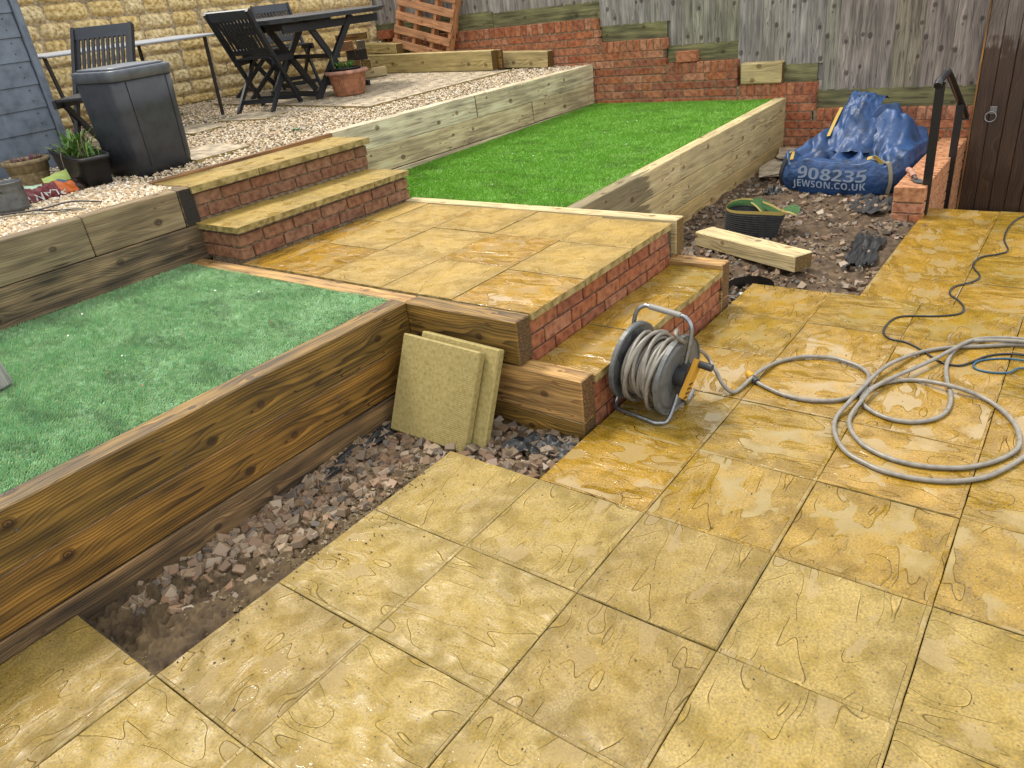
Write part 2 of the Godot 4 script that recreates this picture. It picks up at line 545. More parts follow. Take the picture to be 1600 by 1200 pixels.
	M.stone = grain(mat(Color.WHITE, 0.9), noise_tex(12, 0.035, Color(0.66, 0.60, 0.46), Color(0.88, 0.86, 0.80), Color(1, 1, 1)), 2.2, noise_tex(13, 0.035, Color(0.1, 0.1, 0.1), Color(0.5, 0.5, 0.5), Color(0.95, 0.95, 0.95)), 0.8)
	M.stone.albedo_color = Color.WHITE
	M.stone_mortar = grain(mat(lin(0.95, 0.76, 0.47), 0.95), soft, 6.0, rough_n, 0.5)
	# ground
	M.soil = grain(mat(Color.WHITE, 0.9), noise_tex(14, 0.02, Color(0.55, 0.5, 0.45), Color(0.8, 0.78, 0.75), Color(1, 1, 1)), 2.2, rough_n, 1.2)
	M.bed = grain(mat(lin(0.085, 0.062, 0.03), 0.95), soft, 4.0, rough_n, 0.5)
	M.gravel_bed = grain(mat(lin(0.5, 0.40, 0.26), 0.95), noise_tex(15, 0.06, Color(0.3, 0.28, 0.25), Color(0.7, 0.68, 0.62), Color(1, 1, 1)), 4.0, rough_n, 0.8)
	M.ground = grain(mat(lin(0.12, 0.10, 0.06), 0.95), soft, 0.5)
	M.pebble = mat(Color.WHITE, 0.75); M.pebble.albedo_color = Color.WHITE; M.pebble.vertex_color_use_as_albedo = true
	M.wet_pebble = mat(Color.WHITE, 0.5); M.wet_pebble.vertex_color_use_as_albedo = true
	M.turf = mat(Color.WHITE, 0.36); M.turf.albedo_color = Color.WHITE; M.turf.vertex_color_use_as_albedo = true
	M.turf.backlight_enabled = true; M.turf.backlight = Color(0.25, 0.25, 0.25)
	M.turf_mat = grain(mat(lin(0.05, 0.13, 0.03), 0.9), soft, 6.0)
	# small things
	var scuff := noise_tex(16, 0.01, Color(0.8, 0.8, 0.8), Color(0.93, 0.93, 0.93), Color(1, 1, 1))
	M.paint = grain(mat(lin(0.020, 0.024, 0.032), 0.5), scuff, 6.0, rough_n, 0.05)
	M.paint_top = grain(mat(lin(0.05, 0.062, 0.08), 0.42), scuff, 6.0, rough_n, 0.05)
	M.black = mat(lin(0.012, 0.012, 0.013), 0.35)
	M.table_grey = mat(lin(0.45, 0.48, 0.53), 0.4)
	M.leg_brown = mat(lin(0.035, 0.026, 0.028), 0.5)
	M.bin = grain(mat(lin(0.055, 0.060, 0.070), 0.42), scuff, 4.0, rough_n, 0.03)
	M.bin_lid = grain(mat(lin(0.17, 0.19, 0.225), 0.4), scuff, 4.0, rough_n, 0.03)
	M.shed = grain(mat(lin(0.25, 0.30, 0.37), 0.5), scuff, 3.0, rough_n, 0.06)
	M.tub = grain(mat(lin(0.014, 0.015, 0.017), 0.45), scuff, 5.0)
	M.cream = grain(mat(lin(0.50, 0.37, 0.18), 0.8), soft, 9.0, rough_n, 0.1)
	M.terracotta = grain(mat(lin(0.66, 0.27, 0.125), 0.65), soft, 4.0, rough_n, 0.06)
	M.terracotta_rim = grain(mat(lin(0.78, 0.40, 0.27), 0.65), soft, 4.0, rough_n, 0.06)
	M.zinc = grain(mat(lin(0.23, 0.24, 0.24), 0.45, 0.6), scuff, 9.0, rough_n, 0.05)
	M.leaf = mat(Color.WHITE, 0.5); M.leaf.vertex_color_use_as_albedo = true
	M.leaf.backlight_enabled = true; M.leaf.backlight = Color(0.35, 0.4, 0.2)
	M.leaf.cull_mode = BaseMaterial3D.CULL_DISABLED
	M.membrane = grain(mat(lin(0.016, 0.017, 0.018), 0.5), soft, 6.0, rough_n, 0.2)
	M.membrane.cull_mode = BaseMaterial3D.CULL_DISABLED
	M.backing = grain(mat(lin(0.035, 0.036, 0.038), 0.75), soft, 6.0, rough_n, 0.2)
	M.bag = grain(mat(lin(0.026, 0.092, 0.27), 0.5), noise_tex(17, 0.01, Color(0.62, 0.6, 0.55), Color(0.92, 0.92, 0.92), Color(1, 1, 1)), 2.5, noise_tex(18, 0.02, Color(0.2, 0.2, 0.2), Color(0.5, 0.5, 0.5), Color(0.8, 0.8, 0.8)), 0.8)
	M.bag.cull_mode = BaseMaterial3D.CULL_DISABLED
	M.strap = mat(lin(0.62, 0.42, 0.06), 0.7)
	M.strap_grey = mat(lin(0.30, 0.26, 0.17), 0.8)
	M.print_white = mat(lin(0.27, 0.34, 0.45), 0.6)
	M.steel = grain(mat(lin(0.46, 0.48, 0.50), 0.30, 0.85), scuff, 12.0)
	M.grip = mat(lin(0.33, 0.32, 0.29), 0.55)
	M.reel = grain(mat(lin(0.17, 0.18, 0.178), 0.42), scuff, 9.0)
	M.reel_dark = mat(lin(0.035, 0.038, 0.04), 0.45)
	M.hose = grain(mat(lin(0.37, 0.335, 0.275), 0.38), scuff, 8.0)
	M.yellow = mat(lin(0.72, 0.36, 0.015), 0.4)
	M.cable = mat(lin(0.018, 0.02, 0.02), 0.4)
	M.blue_cable = mat(lin(0.02, 0.12, 0.22), 0.4)
	M.wall_brick_low = M.brick

# ------------------------------------------------------------------ levels
func T(x: float, z: float) -> float:      # gravel terrace, rising gently to the back corner
	return 0.90 + 0.03 * (-2.6 - x) + 0.012 * (-2.0 - z)

func on_terrace(x: float, z: float, dy := 0.0) -> Vector3:
	return Vector3(x, T(x, z) + dy, z)

func tilted(o: Node3D) -> Node3D:         # what stands on the terrace is square to it
	var n := Vector3(0.03, 1, 0.012).normalized()
	o.basis = Basis(Quaternion(Vector3.UP, n)) * o.basis
	return o

func lawn_y(z: float) -> float:           # upper lawn
	return 0.470 + 0.026 * (-2.44 - z)

var soil_n: FastNoiseLite
var soil_f: FastNoiseLite
func soil_y(x: float, z: float) -> float:
	var b := -0.065 + 0.10 * clampf((-z - 2.5) / 3.5, 0.0, 1.0)
	b += 0.028 * soil_n.get_noise_2d(x, z) + 0.016 * soil_f.get_noise_2d(x, z)
	if z > -1.0:                           # trench: sand banked against the slab edges
		b += 0.030 * smoothstep(-0.30, -0.02, x) - 0.01
		if x > -0.05:
			b = minf(b, -0.045)
	return minf(b, -0.045) if z > -3.0 and x > 0.4 and x < 1.1 and z > -2.74 else b

# ------------------------------------------------------------------ paving
func slab(parent: Node, x0: float, x1: float, z0: float, z1: float, y: float, mats: Array, thick := 0.035, called := "paving_slab", turn := -1, tilt := 0.0) -> MeshInstance3D:
	# one riven slab, top at y, with a chamfered and slightly uneven arris; x0..x1, z0..z1
	var cx := (x0 + x1) / 2.0
	var cz := (z0 + z1) / 2.0
	var hx := (x1 - x0) / 2.0
	var hz := (z1 - z0) / 2.0
	if turn < 0:
		turn = rng.randi() % 4
	var u0 := rng.randf() * 0.03
	var uv := func(p: Vector3) -> Vector2:
		var a := Vector2((p.x + hx) / 0.45, (p.z + hz) / 0.45) + Vector2(u0, u0)
		match turn:
			1: return Vector2(1.0 - a.y, a.x)
			2: return Vector2(1.0 - a.x, 1.0 - a.y)
			3: return Vector2(a.y, 1.0 - a.x)
		return a
	var ring := []
	var corner := [Vector2(-hx, -hz), Vector2(hx, -hz), Vector2(hx, hz), Vector2(-hx, hz)]
	for e in 4:
		var a: Vector2 = corner[e]
		var b: Vector2 = corner[(e + 1) % 4]
		var n := maxi(3, int(a.distance_to(b) / 0.05))
		for k in n:
			var p := a.lerp(b, float(k) / n)
			if k > 0:
				p -= p.normalized() * rng.randf_range(0.0, 0.0018)
			ring.append(p)
	var top := st_new()
	var sd := st_new()
	var m := ring.size()
	var c := 0.002
	var p_top := []
	for p in ring:
		var f := Vector2(maxf(0.0, absf(p.x) - c) * signf(p.x), maxf(0.0, absf(p.y) - c) * signf(p.y))
		p_top.append(Vector3(f.x, rng.randf_range(-0.0008, 0.0), f.y))
	for k in m:
		var q := (k + 1) % m
		var o0: Vector2 = ring[k]
		var o1: Vector2 = ring[q]
		var b0 := Vector3(o0.x, -c, o0.y)
		var b1 := Vector3(o1.x, -c, o1.y)
		face(top, [Vector3.ZERO, p_top[k], p_top[q]], Vector3.UP, [uv.call(Vector3.ZERO), uv.call(p_top[k]), uv.call(p_top[q])])
		face(top, [p_top[k], p_top[q], b1, b0], Vector3(o0.x + o1.x, 0.3, o0.y + o1.y), [uv.call(p_top[k]), uv.call(p_top[q]), uv.call(b1), uv.call(b0)])
		var j0 := Vector3(o0.x, -thick, o0.y) * Vector3(0.995, 1, 0.995)
		var j1 := Vector3(o1.x, -thick, o1.y) * Vector3(0.995, 1, 0.995)
		face(sd, [b0, b1, j1, j0], Vector3(o0.x + o1.x, 0, o0.y + o1.y), [])
	var under := []
	for k in m:
		under.append(Vector3(ring[k].x, -thick, ring[k].y) * Vector3(0.995, 1, 0.995))
	face(sd, under, Vector3.DOWN)
	var mesh := ArrayMesh.new()
	top.commit(mesh)
	sd.commit(mesh)
	var o := obj(called, mesh, [mats[rng.randi() % mats.size()], M.slab_side], parent, Vector3(cx, y, cz))
	o.rotation = Vector3(rng.randf_range(-1, 1) * 0.004, rng.randf_range(-1, 1) * 0.0022, rng.randf_range(-1, 1) * 0.004 + tilt)
	return o

func pave(parent: Node, xs: Array, zs: Array, y: float, pick: Callable, j := 0.0008) -> void:
	for a in xs.size() - 1:
		for b in zs.size() - 1:
			var x0: float = xs[a] + j
			var x1: float = xs[a + 1] - j
			var z0: float = minf(zs[b], zs[b + 1]) + j
			var z1: float = maxf(zs[b], zs[b + 1]) - j
			slab(parent, x0, x1, z0, z1, y + rng.randf_range(-0.003, 0.002), pick.call((x0 + x1) / 2, (z0 + z1) / 2))

# ------------------------------------------------------------------ masonry
var tints := [Color(0.54, 0.195, 0.085), Color(0.46, 0.155, 0.07), Color(0.57, 0.235, 0.115), Color(0.41, 0.155, 0.085), Color(0.60, 0.285, 0.165), Color(0.50, 0.20, 0.10)]
func brick_mesh(l: float, h: float, d: float, tint: int, set_ := 0) -> ArrayMesh:
	var key := "b%d_%d_%d_%d_%d" % [int(l * 200), int(h * 200), int(d * 200), tint, set_]
	if not cache.has(key):
		var c: Color = tints[tint]
		if set_ == 1:                       # weathered, browner facing bricks
			c = c.lerp(Color(0.185, 0.115, 0.07), 0.68)
		elif set_ == 3:                     # soaked
			c = c.lerp(Color(0.29, 0.095, 0.032), 0.5)
		elif set_ == 2:                     # pale orange
			c = c.lerp(Color(0.60, 0.32, 0.16), 0.70)
		cache[key] = block(Vector3(l, h, d), 0.004, Vector2.ZERO, c, Vector2(1, 1), hash(key) % 999, 0.0022)
	return cache[key]

func brick(parent: Node, at: Vector3, x: Vector3, l: float, h: float, d: float, set_ := 0) -> void:
	var o := obj("brick", brick_mesh(l, h, d, rng.randi() % 6, set_), M.brick, parent)
	var b := Basis(x, Vector3.UP, x.cross(Vector3.UP))
	if rng.randf() < 0.5:
		b = b * Basis(Vector3.UP, PI)
	o.transform = Transform3D(b * Basis(Vector3.UP, rng.randf_range(-0.006, 0.006)), at + Vector3(rng.randf_range(-0.001, 0.001), rng.randf_range(-0.001, 0.001), 0))

func course(parent: Node, a: Vector3, b: Vector3, n: Vector3, h: float, start: float, set_ := 0, l := 0.215, d := 0.10, j := 0.012) -> void:
	# one course of bricks along a -> b (bottom of the face), facing n
	var x := (b - a).normalized()
	var total := a.distance_to(b)
	var s := -start
	while s < total - 0.01:
		var s0 := maxf(s, 0.0)
		var s1 := minf(s + l, total)
		if s1 - s0 > 0.02:
			brick(parent, a + x * (s0 + s1) / 2.0 + Vector3.UP * h / 2.0 - n * d / 2.0, x, s1 - s0, h, d, set_)
		s += l + j

var stone_meshes := []
func make_stones() -> void:
	for k in 10:
		var nz := fnl(200 + k, 1.6, 4)
		var nu := 7
		var nv := 5
		var c: Color = [Color(0.98, 0.80, 0.44), Color(0.96, 0.75, 0.37), Color(1.0, 0.85, 0.53), Color(0.93, 0.72, 0.35), Color(0.98, 0.80, 0.48)][k % 5]
		var f := func(u: float, v: float) -> Vector3:
			var a := (u - 0.5) * 2.0
			var b := (v - 0.5) * 2.0
			var rim := maxf(absf(a), absf(b))
			var q := pow(pow(absf(a), 8.0) + pow(absf(b), 8.0), 0.125)
			var e := a * 0.5 * (1.0 if q < 1.0 else 1.0 / q)
			var g := b * 0.5 * (1.0 if q < 1.0 else 1.0 / q)
			var z := 0.5 * sqrt(maxf(0.0, 1.0 - pow(minf(q, 1.0), 9.0))) + 0.26 * nz.get_noise_2d(a, b * 0.6)
			if rim > 0.999:
				z = -0.8
			return Vector3(e * 0.99 + 0.02 * nz.get_noise_2d(b, a + 9.0), g * 0.99 + 0.03 * nz.get_noise_2d(a + 5.0, b), z)
		stone_meshes.append(grid_mesh(nu, nv, f, false, null, func(_u, _v): return c))

# ------------------------------------------------------------------ plants
func leaf(st: SurfaceTool, at: Vector3, dir: Vector3, l: float, w: float, droop: float, c: Color) -> void:
	var side := dir.cross(Vector3.UP)
	side = Vector3.RIGHT if side.length() < 0.01 else side.normalized()
	var p := at
	var d := dir.normalized()
	var prev := []
	for k in 5:
		var t := k / 4.0
		var ww_ := w * sin(PI * clampf(0.12 + t * 0.88, 0, 1)) * 0.5
		var now := [p - side * ww_, p + side * ww_]
		if k > 0:
			face(st, [prev[0], prev[1], now[1], now[0]], d.cross(side) * -1.0, [], c)
		prev = now
		p += d * l / 4.0
		d = (d + Vector3.DOWN * droop * 0.25).normalized()

# ==================================================================
func _ready() -> void:
	rng.seed = 20
	# camera
	var cam := Camera3D.new()
	cam.name = "camera"
	add_child(cam)
	cam.position = Vector3(1.93272, 1.65496, 1.43019)
	cam.rotation = Vector3(-0.474164, 0.689459, -0.123739)
	cam.fov = 54.729
	cam.far = 600.0
	cam.near = 0.05
	cam.current = true
	# overcast sky, soft sun from the back left
	var env := Environment.new()
	env.background_mode = Environment.BG_SKY
	var sm := ProceduralSkyMaterial.new()
	sm.sky_top_color = Color(0.93, 0.935, 0.945)
	sm.sky_horizon_color = Color(0.90, 0.90, 0.905)
	sm.ground_bottom_color = Color(0.30, 0.28, 0.25)
	sm.ground_horizon_color = Color(0.5, 0.49, 0.47)
	sm.sky_curve = 0.2
	sm.sky_energy_multiplier = 1.0
	var sky := Sky.new()
	sky.sky_material = sm
	env.sky = sky
	env.tonemap_mode = Environment.TONE_MAPPER_LINEAR
	env.tonemap_exposure = 1.86
	env.sdfgi_enabled = true
	env.ssao_enabled = true
	env.ssil_enabled = true
	var we := WorldEnvironment.new()
	we.name = "world"
	we.environment = env
	add_child(we)
	var sun := DirectionalLight3D.new()
	sun.name = "sun"
	sun.light_color = Color(1.0, 0.97, 0.92)
	sun.light_energy = 0.65
	sun.light_angular_distance = 14.0
	sun.shadow_enabled = true
	add_child(sun)
	sun.look_at_from_position(Vector3.ZERO, Vector3(0.55, -1.0, 0.12))

	soil_n = fnl(41, 3.0, 3)
	soil_f = fnl(42, 22.0, 3)
	make_materials()
	make_stones()
	build_ground()
	build_patio()
	build_steps()
	build_sleeper_walls()
	build_lawns()
	build_back_wall()
	build_stone_wall()
	build_terrace()
	build_gate_side()
	build_shed()
	build_furniture()
	build_terrace_things()
	build_timber()
	build_patio_things()
	build_dug_things()

func build_ground() -> void:
	var st := st_new()
	face(st, [Vector3(-150, -0.6, -150), Vector3(150, -0.6, -150), Vector3(150, -0.6, 150), Vector3(-150, -0.6, 150)], Vector3.UP)
	struct(obj("ground", st.commit(), M.ground))
	# dug soil right of the lawn and in the trench
	var col := func(u: float, v: float) -> Color:
		var x := lerpf(-0.62, 1.16, u)
		var z := lerpf(1.0, -6.02, v)
		var c := Color(0.20, 0.13, 0.068)
		if z > -1.0:
			c = Color(0.185, 0.125, 0.052)
		var k := 0.5 + 0.5 * soil_n.get_noise_2d(x * 1.3 + 8.0, z * 1.3)
		return c.lerp(Color(0.115, 0.074, 0.04), k * 0.7)
	var soil := grid_mesh(80, 190, func(u: float, v: float) -> Vector3:
		var z := lerpf(-2.38, -6.02, v)
		var x := lerpf(-0.62, 1.14 if z > -4.35 else 0.93, u)
		return Vector3(x, soil_y(x, z), z), false, null, func(u, v): return col.call(u, lerpf(0.4815, 1.0, v)))
	struct(obj("dug_soil", soil, M.soil))
	soil = grid_mesh(120, 210, func(u: float, v: float) -> Vector3:
		var z := lerpf(0.96, -0.86, v)
		var x := lerpf(-0.55, 0.47, u)
		return Vector3(x, soil_y(x, z) + 0.020 * soil_f.get_noise_2d(x * 1.6, z * 1.6) + 0.035 * smoothstep(0.25, 0.7, z) * (0.6 + soil_n.get_noise_2d(x * 2.0, z * 2.0)), z), false, null, func(u, v): return col.call(u * 0.6, v * 0.25))
	struct(obj("trench_soil", soil, M.soil))
	st = st_new()
	face(st, [Vector3(-0.6, -0.018, 0.9), Vector3(4.2, -0.018, 0.9), Vector3(4.2, -0.018, 3.0), Vector3(-0.6, -0.018, 3.0)], Vector3.UP)
	face(st, [Vector3(0.02, -0.018, -0.44), Vector3(4.2, -0.018, -0.44), Vector3(4.2, -0.018, 0.9), Vector3(0.02, -0.018, 0.9)], Vector3.UP)
	face(st, [Vector3(0.46, -0.018, -2.71), Vector3(4.2, -0.018, -2.71), Vector3(4.2, -0.018, -0.44), Vector3(0.46, -0.018, -0.44)], Vector3.UP)
	face(st, [Vector3(1.07, -0.018, -4.56), Vector3(4.2, -0.018, -4.56), Vector3(4.2, -0.018, -2.71), Vector3(1.07, -0.018, -2.71)], Vector3.UP)
	struct(obj("paving_bed", st.commit(), M.bed))

func build_patio() -> void:
	var p := group_node("patio")
	var pick := func(x: float, z: float) -> Array:
		# the paving nearer the viewer is drier; the back of the patio lies under a film of water
		if z > -0.45 and x < 2.3:
			return M.near
		return M.far
	var zs_front := []
	for i in range(-6, 0):
		zs_front.append(-(i + 0.0) * S)
	var xs := [0.0]
	for j in range(1, 9):
		xs.append(j * S)
	var zs := [2.73, 2.275, 1.82, 1.365, 0.91, 0.455, 0.0, -0.455]
	pave(p, xs, zs, 0.0, pick)
	pave(p, [-0.49, 0.0], [2.73, 2.275, 1.82, 1.365, 0.91], 0.0, pick)
	xs = [0.455, 0.91, 1.365, 1.82, 2.275, 2.73, 3.185, 3.64]
	pave(p, xs, [-0.455, -0.91, -1.365, -1.82, -2.275, -2.73], 0.0, pick)
	pave(p, [1.055, 1.508, 1.963, 2.418, 2.873, 3.328, 3.783], [-2.73, -3.11, -3.62, -4.07, -4.575], 0.0, pick)
	# a step down towards the gate
	var low := group_node("gate_path")
	pave(low, [1.09, 1.545, 2.0, 2.455, 2.91], [-4.59, -4.95], -0.13, func(_x, _z): return M.far)
	pave(low, [1.09, 1.545, 2.0, 2.455, 2.91], [-4.96, -5.42, -5.87], -0.36, func(_x, _z): return M.far)

func sleeper(parent: Node, a: Vector3, b: Vector3, mats, h := 0.198, w := 0.10, col := Color.WHITE, off := -1.0) -> MeshInstance3D:
	# a and b: the middle of its underside at both ends
	return plank(parent, "sleeper", a + Vector3.UP * h / 2, b + Vector3.UP * h / 2, Vector3.UP, h, w, mats, 0.005, col, off)

func build_steps() -> void:
	# lower steps: landing and one tread, brick risers, sleepers at both ends
	var t := thing("brick_steps", "lower garden steps with wet buff landing, red brick risers and sleeper ends", "steps", Vector3.ZERO, 0.0)
	var mort := func(a: Vector3, b: Vector3, called := "mortar", m = null) -> void:
		var st := st_new()
		var c := (a + b) / 2
		var box := BoxMesh.new()
		box.size = (b - a).abs()
		obj(called, box, m if m else M.mortar_dark, t, c)
	# tread: riser face x = 0.44
	mort.call(Vector3(0.15, -0.2, -2.29), Vector3(0.422, 0.188, -0.93))
	var y := 0.118
	course(t, Vector3(0.43, y, -0.925), Vector3(0.43, y, -2.295), Vector3.RIGHT, 0.065, 0.11, 3)
	course(t, Vector3(0.43, y - 0.075, -0.925), Vector3(0.43, y - 0.075, -2.295), Vector3.RIGHT, 0.065, 0.0, 3)
	course(t, Vector3(0.43, y - 0.15, -0.925), Vector3(0.43, y - 0.15, -2.295), Vector3.RIGHT, 0.065, 0.11, 3)
	pave(t, [0.132, 0.447], [-0.925, -1.385, -1.845, -2.295], 0.230, func(_x, _z): return M.far, 0.002)
	sleeper(t, Vector3(-0.03, 0.048, -0.872), Vector3(0.44, 0.048, -0.872), M.tan)
	sleeper(t, Vector3(-0.5, -0.152, -0.872), Vector3(0.44, -0.152, -0.872), M.brown)
	sleeper(t, Vector3(0.05, 0.055, -2.345), Vector3(0.44, 0.055, -2.345), M.tan)
	sleeper(t, Vector3(0.05, -0.146, -2.345), Vector3(0.44, -0.146, -2.345), M.tan)
	# landing: riser face x = 0.135
	mort.call(Vector3(-1.9, -0.3, -2.33), Vector3(0.118, 0.42, -0.93))
	y = 0.358
	for k in 3:
		course(t, Vector3(0.127, y - 0.075 * k, -0.925), Vector3(0.127, y - 0.075 * k, -2.30), Vector3.RIGHT, 0.065, [0.0, 0.11, 0.03][k], 3)
	var deck := func(_x, _z) -> Array: return M.deck
	pave(t, [-0.31, 0.147], [-0.925, -1.37, -1.835, -2.30], 0.466, deck, 0.002)
	pave(t, [-1.25, -0.78, -0.31], [-0.93, -1.39, -1.86, -2.33], 0.466, deck, 0.002)
	pave(t, [-1.93, -1.71, -1.25], [-0.93, -1.40, -1.87, -2.33], 0.466, deck, 0.002)
	sleeper(t, Vector3(-0.51, 0.262, -0.872), Vector3(0.137, 0.262, -0.872), M.brown)
	sleeper(t, Vector3(-0.51, 0.050, -0.873), Vector3(-0.032, 0.050, -0.873), M.brown, 0.21)
	sleeper(t, Vector3(-2.34, 0.262, -0.870), Vector3(-0.513, 0.262, -0.870), M.tan)
	sleeper(t, Vector3(-1.95, 0.272, -2.385), Vector3(0.15, 0.272, -2.385), M.pale, 0.2, 0.096)
	sleeper(t, Vector3(-0.55, 0.07, -2.385), Vector3(0.137, 0.07, -2.385), M.tan, 0.2, 0.096)
	sleeper(t, Vector3(-0.55, -0.132, -2.385), Vector3(0.05, -0.132, -2.385), M.tan, 0.2, 0.096)
	# upper steps to the terrace
	t = thing("brick_steps", "upper garden steps with two buff treads and weathered brick risers below the gravel", "steps", Vector3.ZERO, 0.0)
	mort.call(Vector3(-2.32, 0.3, -2.385), Vector3(-1.965, 0.628, -0.98), "mortar", M.mortar)
	var L := Vector3(-1.95, 0, 0)
	course(t, Vector3(-1.95, 0.552, -0.962), Vector3(-1.95, 0.552, -2.395), Vector3.RIGHT, 0.066, 0.05, 1)
	course(t, Vector3(-1.95, 0.473, -0.962), Vector3(-1.95, 0.473, -2.395), Vector3.RIGHT, 0.066, 0.14, 1)
	course(t, Vector3(-2.33, 0.552, -0.962), Vector3(-2.055, 0.552, -0.962), Vector3.BACK, 0.066, 0.03, 1)
	course(t, Vector3(-2.33, 0.473, -0.962), Vector3(-2.055, 0.473, -0.962), Vector3.BACK, 0.066, 0.14, 1)
	slab(t, -2.345, -1.915, -1.485, -0.945, 0.676, M.tread, 0.036, "paving_slab", 0)
	slab(t, -2.345, -1.93, -2.06, -1.492, 0.671, M.tread, 0.036, "paving_slab", 0)
	slab(t, -2.345, -1.93, -2.405, -2.064, 0.671, M.tread, 0.036, "paving_slab", 2)
	mort.call(Vector3(-2.79, 0.4, -2.42), Vector3(-2.362, 0.842, -0.99), "mortar", M.mortar)
	course(t, Vector3(-2.35, 0.765, -0.985), Vector3(-2.35, 0.765, -2.43), Vector3.RIGHT, 0.068, 0.03, 1)
	course(t, Vector3(-2.35, 0.688, -0.985), Vector3(-2.35, 0.688, -2.43), Vector3.RIGHT, 0.068, 0.14, 1)
	slab(t, -2.72, -2.315, -1.46, -0.972, 0.888, M.tread, 0.042, "paving_slab", 0)
	slab(t, -2.72, -2.315, -1.95, -1.464, 0.888, M.tread, 0.042, "paving_slab", 1)
	slab(t, -2.72, -2.315, -2.445, -1.954, 0.888, M.tread, 0.042, "paving_slab", 2)
	plank(t, "edging_board", Vector3(-2.745, 0.825, -0.93), Vector3(-2.745, 0.84, -2.46), Vector3.UP, 0.15, 0.036, [M.tan[0], M.tan[1]], 0.003, Color(0.62, 0.52, 0.50))

func build_sleeper_walls() -> void:
	# lower lawn, front
	var t := thing("sleeper_wall", "wet brown knotty sleeper wall holding the lower lawn above the stony trench", "retaining wall")
	sleeper(t, Vector3(-0.552, 0.266, 1.55), Vector3(-0.552, 0.266, -0.822), M.brown, 0.199, 0.1, Color(0.86, 0.87, 0.84))
	sleeper(t, Vector3(-0.552, 0.066, 1.4), Vector3(-0.552, 0.066, -0.822), M.brown, 0.199, 0.10, Color(1.0, 0.9, 0.78))
	sleeper(t, Vector3(-0.548, -0.14, 1.7), Vector3(-0.548, -0.14, -0.822), M.dark, 0.2, 0.1, Color(1.0, 0.88, 0.66))
	sleeper(t, Vector3(-0.552, 0.266, 2.6), Vector3(-0.552, 0.266, 1.555), M.brown, 0.199)
	sleeper(t, Vector3(-0.552, 0.066, 2.6), Vector3(-0.552, 0.066, 1.405), M.brown, 0.199)
	for e in [[0.414, 0.44], [0.35, 0.415], [0.28, 0.395], [0.40, -0.35], [0.21, -0.32], [0.38, 0.95]]:
		var p := Vector3(-0.501, e[0], e[1])
		obj("screw", tube(PackedVector3Array([p + Vector3(-0.01, 0, 0), p + Vector3(0.0015, 0, 0)]), 0.005, 8).commit(), M.zinc, t)
	# lower lawn, back
	t = thing("sleeper_wall", "dark weathered sleeper wall between the lower lawn and the pots on gravel", "retaining wall")
	sleeper(t, Vector3(-2.382, 0.666, -0.885), Vector3(-2.382, 0.664, -0.325), M.grey, 0.219, 0.1, Color(0.40, 0.34, 0.265))
	sleeper(t, Vector3(-2.382, 0.664, -0.322), Vector3(-2.382, 0.655, 2.4), M.grey, 0.219, 0.1, Color(0.37, 0.32, 0.26))
	sleeper(t, Vector3(-2.378, 0.445, -0.99), Vector3(-2.378, 0.437, 1.3), M.dark, 0.218)
	sleeper(t, Vector3(-2.378, 0.437, 1.303), Vector3(-2.378, 0.43, 2.4), M.dark, 0.218)
	sleeper(t, Vector3(-2.80, 0.666, -0.938), Vector3(-2.332, 0.666, -0.938), M.dark, 0.219)
	# upper lawn, back
	t = thing("sleeper_wall", "pale grey-green weathered sleeper wall between the upper lawn and the gravel terrace", "retaining wall")
	var A := Vector3(-2.80, 0, -2.40)
	var B := Vector3(-2.575, 0, -5.99)
	var at := func(s: float, y: float) -> Vector3:
		return A.lerp(B, s) + Vector3.UP * (y + 0.045 * s)
	sleeper(t, at.call(0.02, 0.716), at.call(0.475, 0.716), M.grey)
	sleeper(t, at.call(0.478, 0.716), at.call(1.0, 0.716), M.grey, 0.198, 0.1, Color(1.0, 0.98, 0.93))
	sleeper(t, at.call(0.02, 0.515), at.call(0.70, 0.515), M.grey, 0.2, 0.1, Color(0.92, 0.84, 0.72))
	sleeper(t, at.call(0.703, 0.515), at.call(1.0, 0.515), M.grey, 0.2, 0.1, Color(0.88, 0.80, 0.70))
	sleeper(t, at.call(0.02, 0.31), at.call(1.0, 0.31), M.grey, 0.2, 0.1, Color(0.9, 0.85, 0.8))
	# upper lawn, right
	t = thing("sleeper_wall", "new pale pine sleeper wall on the right of the upper lawn above dug soil", "retaining wall")
	A = Vector3(-0.603, 0.268, -2.44)
	B = Vector3(-0.508, 0.372, -5.995)
	sleeper(t, A, A.lerp(B, 0.39), M.pale_wet, 0.199, 0.1, Color.WHITE, 0.0)
	sleeper(t, A.lerp(B, 0.391), B, M.pale, 0.199, 0.10, Color(0.97, 0.97, 0.95))
	A.y -= 0.2; B.y -= 0.2
	sleeper(t, A, A.lerp(B, 0.66), M.pale_wet, 0.199, 0.1, Color(0.94, 0.91, 0.84), 0.0)
	sleeper(t, A.lerp(B, 0.661), B, M.pale, 0.199, 0.1, Color(0.94, 0.91, 0.86))
	A.y -= 0.2; B.y -= 0.2
	sleeper(t, A, A.lerp(B, 0.5), M.pale, 0.199, 0.1, Color(0.9, 0.80, 0.62))
	sleeper(t, A.lerp(B, 0.501), B, M.pale, 0.199, 0.1, Color(0.9, 0.80, 0.66))

